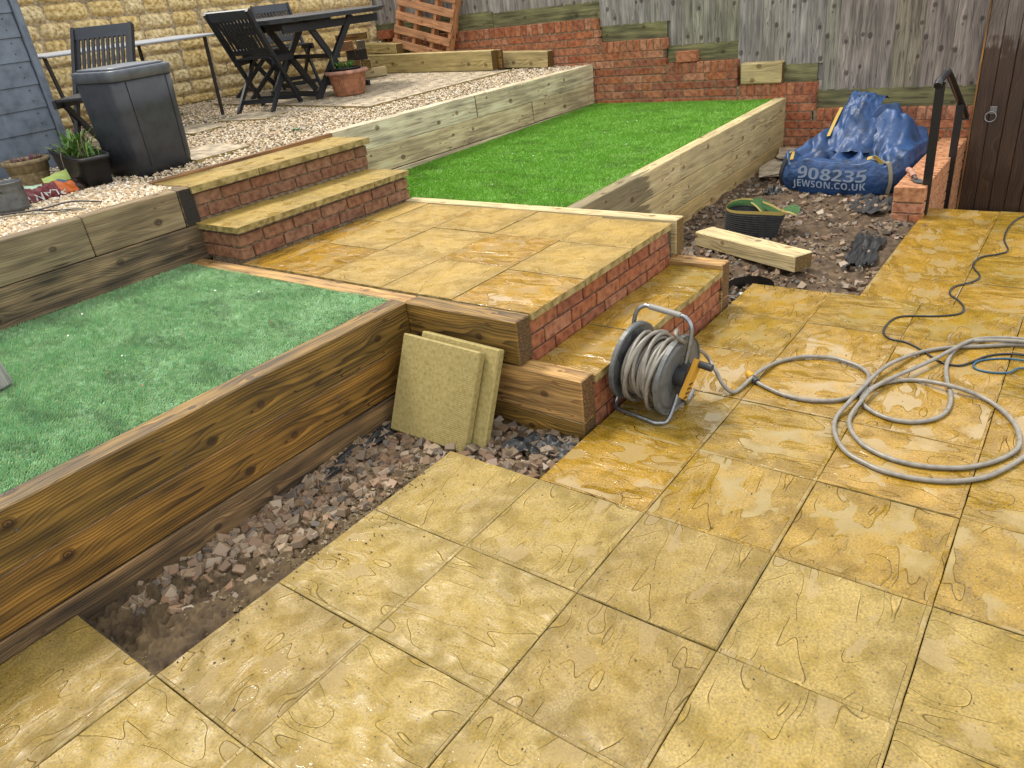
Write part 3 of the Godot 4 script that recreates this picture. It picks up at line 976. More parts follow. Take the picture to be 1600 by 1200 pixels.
func tuft_mesh(seed_: int, blades: int, h: float, spread: float, wide: float, lean: float) -> ArrayMesh:
	var r := RandomNumberGenerator.new()
	r.seed = seed_
	var st := st_new()
	for b in blades:
		var p := Vector3(r.randf_range(-spread, spread), 0, r.randf_range(-spread, spread))
		var a := r.randf() * TAU
		var side := Vector3(cos(a), 0, sin(a)) * wide * 0.5
		var d := Vector3(r.randfn(lean, 0.35), 1.0, r.randfn(0.0, 0.35)).normalized()
		var hh := h * r.randf_range(0.65, 1.15)
		var m := p + d * hh * 0.6
		var tip := m + (d + Vector3(lean * 0.9, -0.25, r.randf_range(-0.3, 0.3))).normalized() * hh * 0.5
		var g := r.randf_range(0.66, 1.0)
		var c := Color(g * r.randf_range(0.9, 1.15), g, g * r.randf_range(0.8, 1.1))
		if r.randf() < 0.10:
			c = Color(0.95, 0.62, 0.5)
		var n := d.cross(side).normalized()
		face(st, [p - side, p + side, m + side * 0.9, m - side * 0.9], n, [], c)
		face(st, [m - side * 0.9, m + side * 0.9, tip], n, [], c)
	return st.commit()

func build_lawns() -> void:
	var st := st_new()
	face(st, [Vector3(-2.335, 0.452, -0.82), Vector3(-0.60, 0.452, -0.82), Vector3(-0.60, 0.452, 2.6), Vector3(-2.335, 0.452, 2.6)], Vector3.UP)
	struct(obj("lower_turf_base", st.commit(), M.turf_mat))
	st = st_new()
	face(st, [Vector3(-2.76, lawn_y(-2.43) - 0.018, -2.43), Vector3(-0.65, lawn_y(-2.43) - 0.018, -2.43), Vector3(-0.555, lawn_y(-5.99) - 0.018, -5.99), Vector3(-2.53, lawn_y(-5.99) - 0.018, -5.99)], Vector3.UP)
	struct(obj("upper_turf_base", st.commit(), M.turf_mat))
	var dir := fnl(51, 2.6, 3)
	var tall := fnl(52, 2.4, 3)
	var lay := func(called: String, label: String, x0: Callable, x1: Callable, z0: float, z1: float, y: Callable, step: float, base: Color, mesh: Mesh, face_to: float, wild: float) -> void:
		var w := []
		var c := []
		var z := z0
		while z > z1:
			var x: float = x0.call(z)
			while x < x1.call(z):
				var px := x + rng.randf_range(-0.5, 0.5) * step
				var pz := z + rng.randf_range(-0.5, 0.5) * step
				if px > x0.call(z) - 0.01 and px < x1.call(z) + 0.012 and pz < z0 + 0.012:
					var n := dir.get_noise_2d(px, pz)
					var m := tall.get_noise_2d(px * 0.8, pz * 1.5)
					var b := Basis(Vector3.UP, face_to + n * 0.6 + rng.randfn(0.0, wild))
					b = Basis(Vector3(cos(n * 9.0), 0, sin(n * 9.0)), m * 0.08) * b
					var k := 1.0 + rng.randf_range(-0.12, 0.12) - 0.20 * smoothstep(0.12, 0.4, tall.get_noise_2d(px * 0.7 + 20.0, pz * 1.9))
					w.append(Transform3D(b.scaled(Vector3(1, 1.0 + m * 0.3, 1)), Vector3(px, y.call(pz) - 0.016, pz)))
					c.append(Color(base.r * k * 1.4, base.g * k * 1.4, base.b * k * 1.4 * rng.randf_range(0.9, 1.1)))
				x += step
			z -= step
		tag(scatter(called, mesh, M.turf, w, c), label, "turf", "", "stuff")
	var t0 := tuft_mesh(1, 14, 0.021, 0.010, 0.0020, 0.6)
	var t1 := tuft_mesh(2, 13, 0.022, 0.013, 0.0024, 0.5)
	lay.call("lower_lawn", "green artificial turf of the lower lawn beside the brown sleepers, sky sheen painted bluish", func(_z): return -2.325, func(_z): return -0.612, 2.0, -0.815, func(_z): return 0.466, 0.0125, Color(0.29, 0.52, 0.295), t0, 0.3, 0.5)  # same turf as the upper lawn; pale sky sheen is put into its colour
	lay.call("upper_lawn", "vivid green artificial turf of the upper lawn below the fence", func(z): return lerpf(-2.735, -2.535, (-z - 2.44) / 3.55), func(z): return lerpf(-0.662, -0.565, (-z - 2.44) / 3.55), -2.447, -5.99, lawn_y, 0.0155, Color(0.165, 0.40, 0.038), t1, 0.3, 0.7)
	# crumbs of gravel lying on the turf
	var w := []
	var c := []
	for k in 26:
		var up := k % 2 == 0
		var x := rng.randf_range(-2.1, -0.8)
		var z := rng.randf_range(-5.0, -2.7) if up else rng.randf_range(-0.75, 1.0)
		w.append(Transform3D(Basis(Vector3.UP, rng.randf() * 6.0).scaled(Vector3.ONE * rng.randf_range(0.008, 0.015)), Vector3(x, (lawn_y(z) if up else 0.468) + 0.012, z)))
		c.append(Color(0.75, 0.72, 0.66) if rng.randf() < 0.8 else Color(0.3, 0.14, 0.08))
	tag(scatter("turf_crumbs", pebble(77), M.pebble, w, c), "white stone crumbs lying scattered on both lawns", "gravel", "", "stuff")

func build_back_wall() -> void:
	# stepped brick wall under the fence; its face is at z = -6
	var t := thing("brick_wall", "stepped red brick garden wall with soldier course under the grey fence", "brick wall")
	var sec := [[-5.66, -2.455, 1.395], [-2.455, -1.695, 1.158], [-1.695, -0.95, 0.922], [-0.95, -0.21, 0.694], [-0.21, 1.085, 0.465]]
	for k in 5:
		var s: Array = sec[k]
		var low: float = [0.9, 0.4, 0.4, 0.4, -0.5][k]
		if k == 3:
			low = -0.2
		var box := BoxMesh.new()
		box.size = Vector3(s[1] - s[0] - 0.01, s[2] - 0.012 - low, 0.09)
		obj("mortar", box, M.mortar, t, Vector3((s[0] + s[1]) / 2, (s[2] - 0.012 + low) / 2, -6.0505))
		# soldier course: bricks on end
		var x: float = s[0] + 0.04
		while x < s[1] + 0.001:
			var x1 := minf(x + 0.065, s[1] + 0.012)
			if x1 - x > 0.03:
				brick(t, Vector3((x + x1) / 2, s[2] - 0.0525, -6.05), Vector3.RIGHT, x1 - x, 0.103, 0.104)
			x += 0.0755
	for j in range(-6, 14):
		var y := 0.36 + 0.0767 * j - 0.0687
		var x1 := -99.0
		for k in 5:
			var s: Array = sec[4 - k]
			if s[2] - 0.10 >= y + 0.06:
				x1 = s[1]
				break
		var x0 := -5.66
		if y < 0.86:
			x0 = -2.62
		if y < 0.48:
			x0 = -0.56
		if x1 < x0:
			continue
		course(t, Vector3(x0, y, -6.0), Vector3(x1 + 0.012, y, -6.0), Vector3.BACK, 0.0655, 0.11 if j % 2 else 0.0, 0, 0.215, 0.1, 0.011)
	# fence: feather-edge boards, with gravel boards stepping down above the brickwork
	var f := thing("wooden_fence", "weathered grey vertical board fence above green-stained gravel boards", "fence")
	var gb := [[-6.1, -3.86, 1.575, 1.40], [-3.855, -2.448, 1.555, 1.40], [-2.44, -1.692, 1.315, 1.163], [-1.684, -0.953, 1.085, 0.926], [-0.945, -0.21, 0.855, 0.698], [-0.20, 1.085, 0.625, 0.468]]
	for g in gb:
		var y: float = (g[2] + g[3]) / 2
		plank(f, "gravel_board", Vector3(g[0], y - 0.012, -6.075), Vector3(g[1], y - 0.012, -6.075), Vector3.UP, g[2] - g[3] + 0.02, 0.026, M.green, 0.002)
	var cols := [Color(0.95, 0.93, 0.92), Color(0.87, 0.85, 0.85), Color(0.90, 0.87, 0.83), Color(1, 0.98, 0.97), Color(0.82, 0.79, 0.77), Color(0.92, 0.91, 0.84)]
	var x := -6.05
	var vis: Array = gb[0]
	while x < 1.09:
		for g in gb:
			if x >= g[0] - 0.03:
				vis = g
		var w := rng.randf_range(0.118, 0.128)
		var y0: float = vis[2] - 0.012 + rng.randf_range(-0.006, 0.003)
		var c: Color = cols[rng.randi() % 6]
		if (x > -1.6 and x < -1.0) or (x > 0.35 and x < 0.55) or (x > -0.25 and x < -0.1 ):
			c = c * Color(0.93, 0.95, 0.82)
		if x > -0.1:
			c = c * Color(0.92, 0.86, 0.82)
		var pl := plank(f, "fence_board", Vector3(x + w / 2, y0, -6.072), Vector3(x + w / 2, y0 + 1.3, -6.072), Vector3.RIGHT, w, 0.013, M.fence, 0.003, c)
		pl.rotate_object_local(Vector3.RIGHT, 0.115)
		x += 0.112 + rng.randf_range(-0.004, 0.006)
	for px in [-2.44, -1.69, -0.95, -0.205]:
		plank(f, "post", Vector3(px, 0.7, -6.13), Vector3(px, 2.3, -6.13), Vector3.RIGHT, 0.075, 0.075, M.fence)
	# what stands on the wall
	var lb := thing("loose_brick", "single loose red brick lying on the stepped wall top", "brick", Vector3(-1.46, 0.926, -6.035), 0.05)
	obj("body", brick_mesh(0.215, 0.098, 0.1, 2), M.brick, lb, Vector3(0, 0.05, 0))
	tag(obj("timber_block", block(Vector3(0.39, 0.19, 0.10), 0.012, Vector2(0.2, 0.66), Color(0.97, 0.95, 0.86)), M.pale, null, Vector3(-0.705, 0.792, -6.03)), "pale square-cut sleeper block standing on the brick wall step", "timber block")

func build_stone_wall() -> void:
	var t := thing("stone_wall", "honey coloured rough stone wall behind the garden table", "stone wall")
	var A := Vector3(-5.72, 0, -6.0)
	var d := Vector3(-0.055, 0, 1).normalized()
	var n := Vector3(d.z, 0, -d.x)
	A += Vector3(0.0, 0, 0)
	var length := 6.2
	var kink := Vector3(-6.12, 0, -4.6)     # the wall runs back to the corner at a slight angle
	var legs := [[Vector3(-5.72, 0, -6.03), Vector3(-6.21, 0, -3.9)], [Vector3(-6.21, 0, -3.9), Vector3(-6.33, 0, 0.4)]]
	for lg in legs:
		var a: Vector3 = lg[0]
		var b: Vector3 = lg[1]
		var x := (a - b).normalized()
		var nn := Vector3(-x.z, 0, x.x)
		if nn.x < 0:
			nn = -nn
		var len_ := a.distance_to(b)
		var bm := BoxMesh.new()
		bm.size = Vector3(len_ + 0.02, 2.0, 0.2)
		var mo := obj("mortar", bm, M.stone_mortar, t)
		mo.transform = Transform3D(Basis(x, Vector3.UP, x.cross(Vector3.UP)), (a + b) / 2 + Vector3.UP * 1.75 - nn * 0.118)
		var y := 0.86
		var row := 0
		while y < 2.62:
			var h: float = [0.17, 0.115, 0.15, 0.135, 0.19, 0.11, 0.145, 0.16][row % 8] * 0.93
			var s := -rng.randf_range(0.0, 0.2)
			while s < len_ - 0.03:
				var w := rng.randf_range(0.19, 0.44)
				var s0 := maxf(s, 0.0)
				var s1 := minf(s + w, len_)
				if s1 - s0 > 0.06:
					var hh := h
					var o := obj("stone", stone_meshes[rng.randi() % 10], M.stone, t)
					var c := b + x * (s0 + s1) / 2.0
					var up := Vector3.UP
					var bas := Basis(x * (s1 - s0 - 0.014), up * (hh - 0.014), nn * 0.036)
					if nn.dot(x.cross(up)) < 0:
						bas = Basis(-x * (s1 - s0 - 0.014), up * (hh - 0.014), nn * 0.036)
					o.transform = Transform3D(bas, c + up * (y + hh / 2) + nn * rng.randf_range(0.004, 0.016))
				s += w
			y += h
			row += 1

func build_terrace() -> void:
	# gravel surface
	var st := st_new()
	var P := func(x: float, z: float) -> Vector3: return on_terrace(x, z, -0.014)
	face(st, [P.call(-6.5, -6.0), P.call(-2.60, -6.0), P.call(-2.78, -2.4), P.call(-6.5, -2.4)], Vector3.UP)
	face(st, [P.call(-6.5, -2.4), P.call(-2.766, -2.4), P.call(-2.766, -0.93), P.call(-6.5, -0.93)], Vector3.UP)
	face(st, [P.call(-6.5, -0.93), P.call(-2.43, -0.93), P.call(-2.43, 2.6), P.call(-6.5, 2.6)], Vector3.UP)
	struct(obj("gravel_terrace", st.commit(), M.gravel_bed))
	var pale := [Color(0.66, 0.53, 0.36), Color(0.74, 0.64, 0.48), Color(0.56, 0.42, 0.25), Color(0.78, 0.71, 0.58), Color(0.50, 0.36, 0.20), Color(0.40, 0.33, 0.25), Color(0.70, 0.56, 0.34)]
	var w := [[], []]
	var c := [[], []]
	for k in 62000:
		var x := rng.randf_range(-6.3, -2.42)
		var z := rng.randf_range(-6.0, 1.4)
		if x < -3.9 and z > -1.2 and x < -4.2:
			continue
		var edge := -2.435
		if z < -0.88:
			edge = -2.775
		if z < -2.4:
			edge = lerpf(-2.752, -2.53, (-z - 2.4) / 3.6)
		if x > edge:
			continue
		if x < -3.42 and x > -5.6 and z < -3.52 and rng.randf() < 0.9:
			continue
		if x < -4.4 and z > -3.0 and rng.randf() < 0.5:
			continue
		var sz := rng.randf_range(0.013, 0.027)
		if z > -0.95:
			sz *= 1.12
		var b := Basis.from_euler(Vector3(rng.randf_range(-0.5, 0.5), rng.randf() * TAU, rng.randf_range(-0.5, 0.5))).scaled(Vector3.ONE * sz)
		var id := k % 2
		w[id].append(Transform3D(b, on_terrace(x, z, rng.randf_range(-0.012, 0.002))))
		c[id].append(pale[rng.randi() % 7] * rng.randf_range(0.8, 1.05))
	for k in 14000:                        # the strip of gravel by the pots is nearest and densest
		var z := rng.randf_range(-0.93, 1.2)
		var x := rng.randf_range(-3.6, -2.435)
		var b := Basis.from_euler(Vector3(rng.randf_range(-0.5, 0.5), rng.randf() * TAU, rng.randf_range(-0.5, 0.5))).scaled(Vector3.ONE * rng.randf_range(0.014, 0.031))
		w[k % 2].append(Transform3D(b, on_terrace(x, z, rng.randf_range(-0.010, 0.006))))
		c[k % 2].append(pale[rng.randi() % 7] * rng.randf_range(0.8, 1.05))
	tag(scatter("gravel", pebble(5), M.pebble, w[0], c[0]), "cream and buff rounded gravel spread over the upper terrace", "gravel", "terrace gravel", "stuff")
	tag(scatter("gravel", pebble(9, 0.5), M.pebble, w[1], c[1]), "flatter tan gravel chips mixed through the terrace gravel", "gravel", "terrace gravel", "stuff")
	# pale sitting-out slabs and stepping stones
	var p := group_node("terrace_paving")
	for a in 4:
		for b in 4:
			var x0 := -3.36 - 0.6 * a
			var z0 := -3.46 - 0.55 * b
			var o := slab(p, x0 - 0.594, x0, z0 - 0.544, z0, T(x0 - 0.3, z0 - 0.27) + 0.016, [M.pale_slab], 0.035, "paving_slab")
			o.rotation = Vector3(0.012, 0, -0.03)
	for s in [[-3.27, -1.70, 0.46, 0.05], [-4.42, -2.36, 0.44, 0.2], [-4.36, -2.98, 0.5, 0.35], [-4.9, -1.8, 0.45, 0.1], [-3.15, -2.2, 0.2, 0.1]]:
		if s[2] < 0.3:
			continue
		var o := slab(p, s[0] - s[2] / 2, s[0] + s[2] / 2, s[1] - s[2] / 2, s[1] + s[2] / 2, T(s[0], s[1]) + 0.012, [M.pale_slab], 0.035, "stepping_stone")
		o.rotation = Vector3(0.012, s[3], -0.03)
	w = []; c = []
	for k in 900:
		var x := rng.randf_range(-5.4, -3.4)
		var z := rng.randf_range(-5.5, -3.5)
		var b := Basis.from_euler(Vector3(0, rng.randf() * TAU, rng.randf_range(-0.3, 0.3))).scaled(Vector3.ONE * rng.randf_range(0.006, 0.016))
		w.append(Transform3D(b, on_terrace(x, z, 0.02)))
		c.append(pale[rng.randi() % 7] * rng.randf_range(0.6, 1.0))
	tag(scatter("stray_gravel", pebble(21), M.pebble, w, c), "stray gravel crumbs lying on the pale terrace slabs", "gravel", "", "stuff")

func build_gate_side() -> void:
	# low brick wall between the dug soil and the way down to the gate
	var t := thing("low_brick_wall", "low orange brick wall with brick-on-edge top beside the black handrail", "brick wall")
	var bm := BoxMesh.new()
	bm.size = Vector3(0.175, 0.62, 1.69)
	obj("mortar", bm, M.mortar, t, Vector3(0.972, -0.12, -5.14))
	var z := -4.28
	while z > -5.95:
		brick(t, Vector3(0.9725, 0.16, z - 0.034), Vector3.RIGHT, 0.197, 0.103, 0.066, 2)
		z -= 0.0755
	for k in 7:
		var y := 0.102 - 0.075 * (k + 1) + 0.005
		course(t, Vector3(1.071, y, -4.29), Vector3(1.071, y, -5.97), Vector3.RIGHT, 0.065, 0.11 if k % 2 else 0.0, 2, 0.215, 0.05)
		if k < 2:
			course(t, Vector3(0.876, y, -4.285), Vector3(1.07, y, -4.285), Vector3.BACK, 0.065, 0.11 if k % 2 else 0.0, 0, 0.215, 0.06)
	# gate, its foot dark with rain
	var g := thing("garden_gate", "tall dark boarded gate, wet brown below and greyer above, with ring latch", "gate", Vector3(1.095, -0.45, -5.935))
	var tex := gate_material()
	var x := 0.0
	while x < 1.05:
		var m := block(Vector3(2.55, 0.108, 0.02), 0.004, Vector2(0, rng.randf()), Color(1, 1, 1) * rng.randf_range(0.85, 1.0), Vector2(2.55, 0.9), rng.randi() % 100)
		var o := obj("gate_board", m, [tex, M.dark[1]], g)
		o.transform = Transform3D(Basis(Vector3.UP, Vector3.LEFT, Vector3.BACK), Vector3(x + 0.056, 1.275, rng.randf_range(-0.002, 0.002)))
		x += 0.111
	var bk := BoxMesh.new()
	bk.size = Vector3(1.08, 2.5, 0.01)
	obj("backing", bk, M.dark[1], g, Vector3(0.54, 1.26, -0.012))  # added dark sheet, keeps bright sky out of the gaps between boards
	plank(g, "edge_strip", Vector3(-0.006, 0.0, 0.003), Vector3(-0.006, 2.5, 0.003), Vector3.RIGHT, 0.012, 0.034, M.tan, 0.002, Color(0.8, 0.66, 0.5))
	plank(g, "ledge", Vector3(0.02, 0.35, -0.035), Vector3(1.1, 0.35, -0.035), Vector3.UP, 0.14, 0.03, M.dark)
	plank(g, "ledge", Vector3(0.02, 2.1, -0.035), Vector3(1.1, 2.1, -0.035), Vector3.UP, 0.14, 0.03, M.dark)
	var tor := TorusMesh.new()
	tor.inner_radius = 0.034
	tor.outer_radius = 0.043
	tor.rings = 32
	tor.ring_segments = 8
	var lp := obj("latch_plate", block(Vector3(0.05, 0.06, 0.008), 0.002), M.steel, g, Vector3(0.135, 0.893, 0.014))
	var r := obj("latch_ring", tor, M.steel, lp, Vector3(-0.01, -0.048, 0.016))
	r.rotation = Vector3(PI / 2 - 0.08, 0, 0)
	# handrail
	var h := thing("handrail", "black metal handrail with two square posts by the low brick wall", "handrail")
	bars("post", [[Vector3(1.06, 0.005, -4.40), Vector3(1.06, 0.875, -4.36), 0.05, 0.05, Vector3.RIGHT]], M.black, h)
	bars("post", [[Vector3(1.075, -0.4, -5.27), Vector3(1.075, 0.60, -5.27), 0.048, 0.048, Vector3.RIGHT]], M.black, h)
	obj("rail", tube(smooth_path([Vector3(1.06, 0.872, -4.25), Vector3(1.06, 0.895, -4.30), Vector3(1.062, 0.905, -4.40), Vector3(1.064, 0.912, -4.50), Vector3(1.066, 0.895, -4.60), Vector3(1.072, 0.65, -5.18), Vector3(1.078, 0.47, -5.58), Vector3(1.078, 0.42, -5.62)], 4), 0.024, 10).commit(), M.black, h)
	bars("foot_bracket", [[Vector3(1.085, 0.03, -4.40), Vector3(0.865, 0.03, -4.40), 0.045, 0.045, Vector3.UP], [Vector3(0.887, 0.052, -4.40), Vector3(0.887, -0.15, -4.40), 0.045, 0.046, Vector3.RIGHT]], M.black, h)
	# trowel left on the wall
	var tr := thing("trowel", "small worn pointing trowel lying on the low brick wall", "trowel", Vector3(0.955, 0.215, -4.52), 0.5)
	var st := st_new()
	face(st, [Vector3(-0.035, 0.002, 0.02), Vector3(0.035, 0.002, 0.02), Vector3(0.03, 0.004, 0.12), Vector3(0.0, 0.004, 0.16), Vector3(-0.03, 0.004, 0.12)], Vector3.UP)
	face(st, [Vector3(-0.035, 0.0, 0.02), Vector3(0.035, 0.0, 0.02), Vector3(0.03, 0.002, 0.12), Vector3(0.0, 0.002, 0.16), Vector3(-0.03, 0.002, 0.12)], Vector3.DOWN)
	obj("blade", st.commit(), M.zinc, tr)
	obj("handle", tube(PackedVector3Array([Vector3(0.0, 0.012, -0.02), Vector3(0.0, 0.03, -0.05), Vector3(0.0, 0.032, -0.10), Vector3(0.0, 0.034, -0.14)]), 0.021, 10).commit(), M.terracotta_rim, tr)
	obj("shank", tube(PackedVector3Array([Vector3(0.0, 0.006, 0.04), Vector3(0.0, 0.012, 0.0), Vector3(0.0, 0.03, -0.06)]), 0.009, 8).commit(), M.zinc, tr)

func gate_material() -> StandardMaterial3D:
	# the tide line is a stain: rain has soaked the lower boards
	var b := PackedByteArray(); b.resize(512 * 256 * 3)
	var rr := PackedByteArray(); rr.resize(512 * 256)
	var nz := fnl(61, 0.02, 4)
	var nk := fnl(62, 0.05, 2)
	for y in 256:
		for x in 512:
			var i := y * 512 + x
			var k := (y * 2) * WX + (x * 2)
			var wet := smoothstep(0.02, -0.02, float(x) / 512.0 - 0.545 - 0.05 * nz.get_noise_2d(x * 0.8, y * 5.0) - 0.03 * nk.get_noise_2d(x, y * 0.3))
			var c := Color(0.56, 0.51, 0.47).lerp(Color(0.36, 0.32, 0.30), clampf(wg[k] * 0.7 + 0.2 * wf[k], 0, 1)).lerp(Color(0.12, 0.09, 0.07), wk[k])
			var d := Color(0.34, 0.25, 0.18).lerp(Color(0.20, 0.14, 0.10), clampf(wg[k] * 0.8 + 0.2 * wf[k], 0, 1))
			c = c.lerp(d, wet) * (1.0 + 0.3 * ww[k])
			b[i * 3] = clampi(int(c.r * 255), 0, 255); b[i * 3 + 1] = clampi(int(c.g * 255), 0, 255); b[i * 3 + 2] = clampi(int(c.b * 255), 0, 255)
			rr[i] = int(255 * lerpf(0.75, 0.42, wet))
	var m := mat(Color.WHITE, 1.0)
	m.albedo_texture = ImageTexture.create_from_image(Image.create_from_data(512, 256, false, Image.FORMAT_RGB8, b))
	m.roughness_texture = ImageTexture.create_from_image(Image.create_from_data(512, 256, false, Image.FORMAT_L8, rr))
	m.heightmap_enabled = true
	m.heightmap_texture = M.wood_height
	m.heightmap_scale = 0.08
	m.vertex_color_use_as_albedo = true
	return m

func build_shed() -> void:
	# corner of a painted shed: overlapping boards and corner trim
	var t := thing("garden_shed", "blue-grey painted timber shed with wide overlapping boards", "shed", Vector3(-4.28, 0.90, -1.24))
	tilted(t)
	var bm := BoxMesh.new()
	bm.size = Vector3(1.76, 2.2, 2.76)
	obj("carcass", bm, M.shed, t, Vector3(-0.92, 1.1, 1.40))
	var y := -0.02
	var k := 0
	while y < 2.2:
		var b := obj("shed_board", block(Vector3(2.72, 0.178, 0.022), 0.003, Vector2.ZERO, Color(1, 1, 1) * rng.randf_range(0.92, 1.0)), M.shed, t)
		b.transform = Transform3D(Basis(Vector3.BACK, Vector3.UP, Vector3.LEFT) * Basis(Vector3.RIGHT, 0.06), Vector3(-0.018, y + 0.085, 1.42))
		var s := st_new()
		for zz in [0.14, 0.9, 1.7]:
			for yy in [0.05, 0.12]:
				bar(s, Vector3(-0.016, y + yy, zz), Vector3(-0.001, y + yy, zz), 0.006, 0.006)
		obj("nails", s.commit(), M.black, t).set_meta("kind", "stuff")
		y += 0.155
		k += 1
	obj("corner_trim", block(Vector3(0.05, 2.25, 0.05), 0.004), M.shed, t, Vector3(-0.01, 1.12, 0.03))
	obj("roof", block(Vector3(2.0, 0.05, 3.0), 0.004), M.paint, t, Vector3(-0.9, 2.25, 1.4))

# ------------------------------------------------------------------ furniture
func make_chair(label: String) -> Node3D:
	# folding slatted garden chair, facing local -z
	var t := thing("folding_chair", label, "chair", Vector3.ZERO, 0.0, "folding chairs round the garden table")
	var hw := 0.21
	var hs := [Vector3(0, 0.0, -0.50), Vector3(0, 0.87, 0.17)]
	for s in [-1, 1]:
		var x: float = s * hw
		bars("long_leg", [[Vector3(x, 0.0, -0.52), Vector3(x, 0.44, -0.20), 0.045, 0.024, Vector3.BACK], [Vector3(x, 0.44, -0.20), Vector3(x, 0.87, 0.10), 0.048, 0.024, Vector3.BACK]], M.paint, t)
		bars("short_leg", [[Vector3(x * 0.86, 0.0, 0.02), Vector3(x * 0.86, 0.42, -0.46), 0.042, 0.022, Vector3.BACK]], M.paint, t)
		bars("seat_rail", [[Vector3(x * 0.94, 0.435, -0.56), Vector3(x * 0.94, 0.425, -0.16), 0.055, 0.02, Vector3.UP]], M.paint, t)
	var back := func(y: float) -> float: return lerpf(-0.20, 0.10, (y - 0.44) / 0.43)
	bars("top_rail", [[Vector3(-hw, 0.835, back.call(0.835)), Vector3(hw, 0.835, back.call(0.835)), 0.085, 0.022, Vector3(0, 0.87, 0.44)]], M.paint_top, t)
	bars("back_rail", [[Vector3(-hw, 0.52, back.call(0.52)), Vector3(hw, 0.52, back.call(0.52)), 0.05, 0.02, Vector3(0, 0.87, 0.44)]], M.paint, t)
	for k in 11:
		var x := lerpf(-hw + 0.032, hw - 0.032, k / 10.0)
		bars("back_slat", [[Vector3(x, 0.535, back.call(0.535)), Vector3(x, 0.80, back.call(0.80)), 0.021, 0.012, Vector3.RIGHT]], M.paint, t)
	for k in 8:
		var z := lerpf(-0.535, -0.18, k / 7.0)
		bars("seat_slat", [[Vector3(-hw * 0.92, 0.458, z), Vector3(hw * 0.92, 0.458, z), 0.036, 0.014, Vector3.BACK]], M.paint, t)
	bars("stretcher", [[Vector3(-hw * 0.86, 0.09, -0.083), Vector3(hw * 0.86, 0.09, -0.083), 0.04, 0.018, Vector3.UP]], M.paint, t)
	bars("stretcher", [[Vector3(-hw, 0.07, -0.47), Vector3(hw, 0.07, -0.47), 0.04, 0.018, Vector3.UP]], M.paint, t)
	return t

func copy_thing(o: Node3D, label: String) -> Node3D:
	var c: Node3D = o.duplicate()
	c.name = numbered(String(o.name).get_slice("_0", 0))
	add_child(c, true)
	c.set_meta("label", label)
	return c

func build_furniture() -> void:
	var a := make_chair("nearest black slatted folding chair with its back to the steps")
	var place := func(o: Node3D, x: float, z: float, fx: float, fz: float) -> void:
		var f := Vector3(fx, 0, fz).normalized()
		o.transform = Transform3D(Basis(Vector3(-f.z, 0, f.x), Vector3.UP, -f), on_terrace(x, z, 0.006))
		tilted(o)
	var b := copy_thing(a, "black slatted folding chair half hidden behind the nearest chair, only its top showing")
	var c := copy_thing(a, "black slatted folding chair on the far side of the table by the stone wall")
	var d := copy_thing(a, "black slatted folding chair standing behind the grey storage bin")
	place.call(a, -4.49, -3.08, -0.40, -0.92)
	place.call(b, -5.58, -3.76, 0.2, -0.98)
	place.call(c, -5.88, -4.60, 0.90, 0.35)
	place.call(d, -4.0, -1.58, 0.63, 0.77)
	# big black table
	var t := thing("garden_table", "large black slatted wooden table with crossed legs behind the terracotta pot", "table", on_terrace(-4.72, -4.1, 0.02))
	tilted(t)
	var rim := []
	for k in 28:
		var q := TAU * k / 28
		rim.append(Vector2(0.50 * signf(cos(q)) * pow(absf(cos(q)), 0.75), 0.90 * signf(sin(q)) * pow(absf(sin(q)), 0.75)))
	var st := st_new()
	var up := []
	var dn := []
	for p in rim:
		up.append(Vector3(p.x, 0.745, p.y))
		dn.append(Vector3(p.x * 0.985, 0.712, p.y * 0.985))
	for k in 28:
		var q := (k + 1) % 28
		face(st, [up[k], up[q], dn[q], dn[k]], Vector3(rim[k].x, 0, rim[k].y))
	face(st, dn, Vector3.DOWN)
	obj("table_edge", st.commit(), M.paint_top, t)
	for k in 7:
		var x := lerpf(-0.43, 0.43, k / 6.0)
		var hl := 0.88 * pow(maxf(0.05, 1.0 - pow(absf(x) / 0.52, 2.6)), 0.5)
		obj("table_slat", block(Vector3(hl * 2, 0.014, 0.128), 0.003), M.paint_top, t, Vector3(x, 0.745, 0)).rotation.y = PI / 2
	for s in [-1, 1]:
		var x: float = 0.36 * s
		bars("leg", [[Vector3(x, 0, 0.36), Vector3(x, 0.71, -0.26), 0.06, 0.035, Vector3.BACK]], M.paint, t)
		bars("leg", [[Vector3(x - 0.04 * s, 0, -0.20), Vector3(x - 0.04 * s, 0.71, 0.30), 0.06, 0.035, Vector3.BACK]], M.paint, t)
		bars("apron", [[Vector3(x, 0.655, -0.62), Vector3(x, 0.655, 0.62), 0.07, 0.025, Vector3.UP]], M.paint, t)
	for z in [-0.34, 0.34]:
		bars("foot_stretcher", [[Vector3(-0.38, 0.05, z), Vector3(0.38, 0.05, z), 0.05, 0.03, Vector3.UP]], M.paint, t)
	bars("cross_bar", [[Vector3(-0.38, 0.36, 0), Vector3(0.38, 0.36, 0), 0.04, 0.03, Vector3.UP]], M.paint, t)
	# thin grey table with splayed rod legs
	var s2 := thing("side_table", "slim grey metal table with thin splayed legs against the stone wall", "table", on_terrace(-5.02, -2.28))
	tilted(s2)
	obj("table_top", block(Vector3(0.72, 0.018, 1.62), 0.006), M.table_grey, s2, Vector3(-0.06, 0.705, 0.0))
	for e in [[0.13, -0.70, 0.20, -0.69], [0.22, 0.70, 0.25, 0.78], [-0.36, -0.32, -0.38, -0.36], [-0.36, 0.68, -0.40, 0.78]]:
		bars("leg", [[Vector3(e[0], 0, e[1]), Vector3(e[2] - 0.02, 0.70, e[3]), 0.024, 0.024, Vector3.RIGHT]], M.leg_brown, s2)

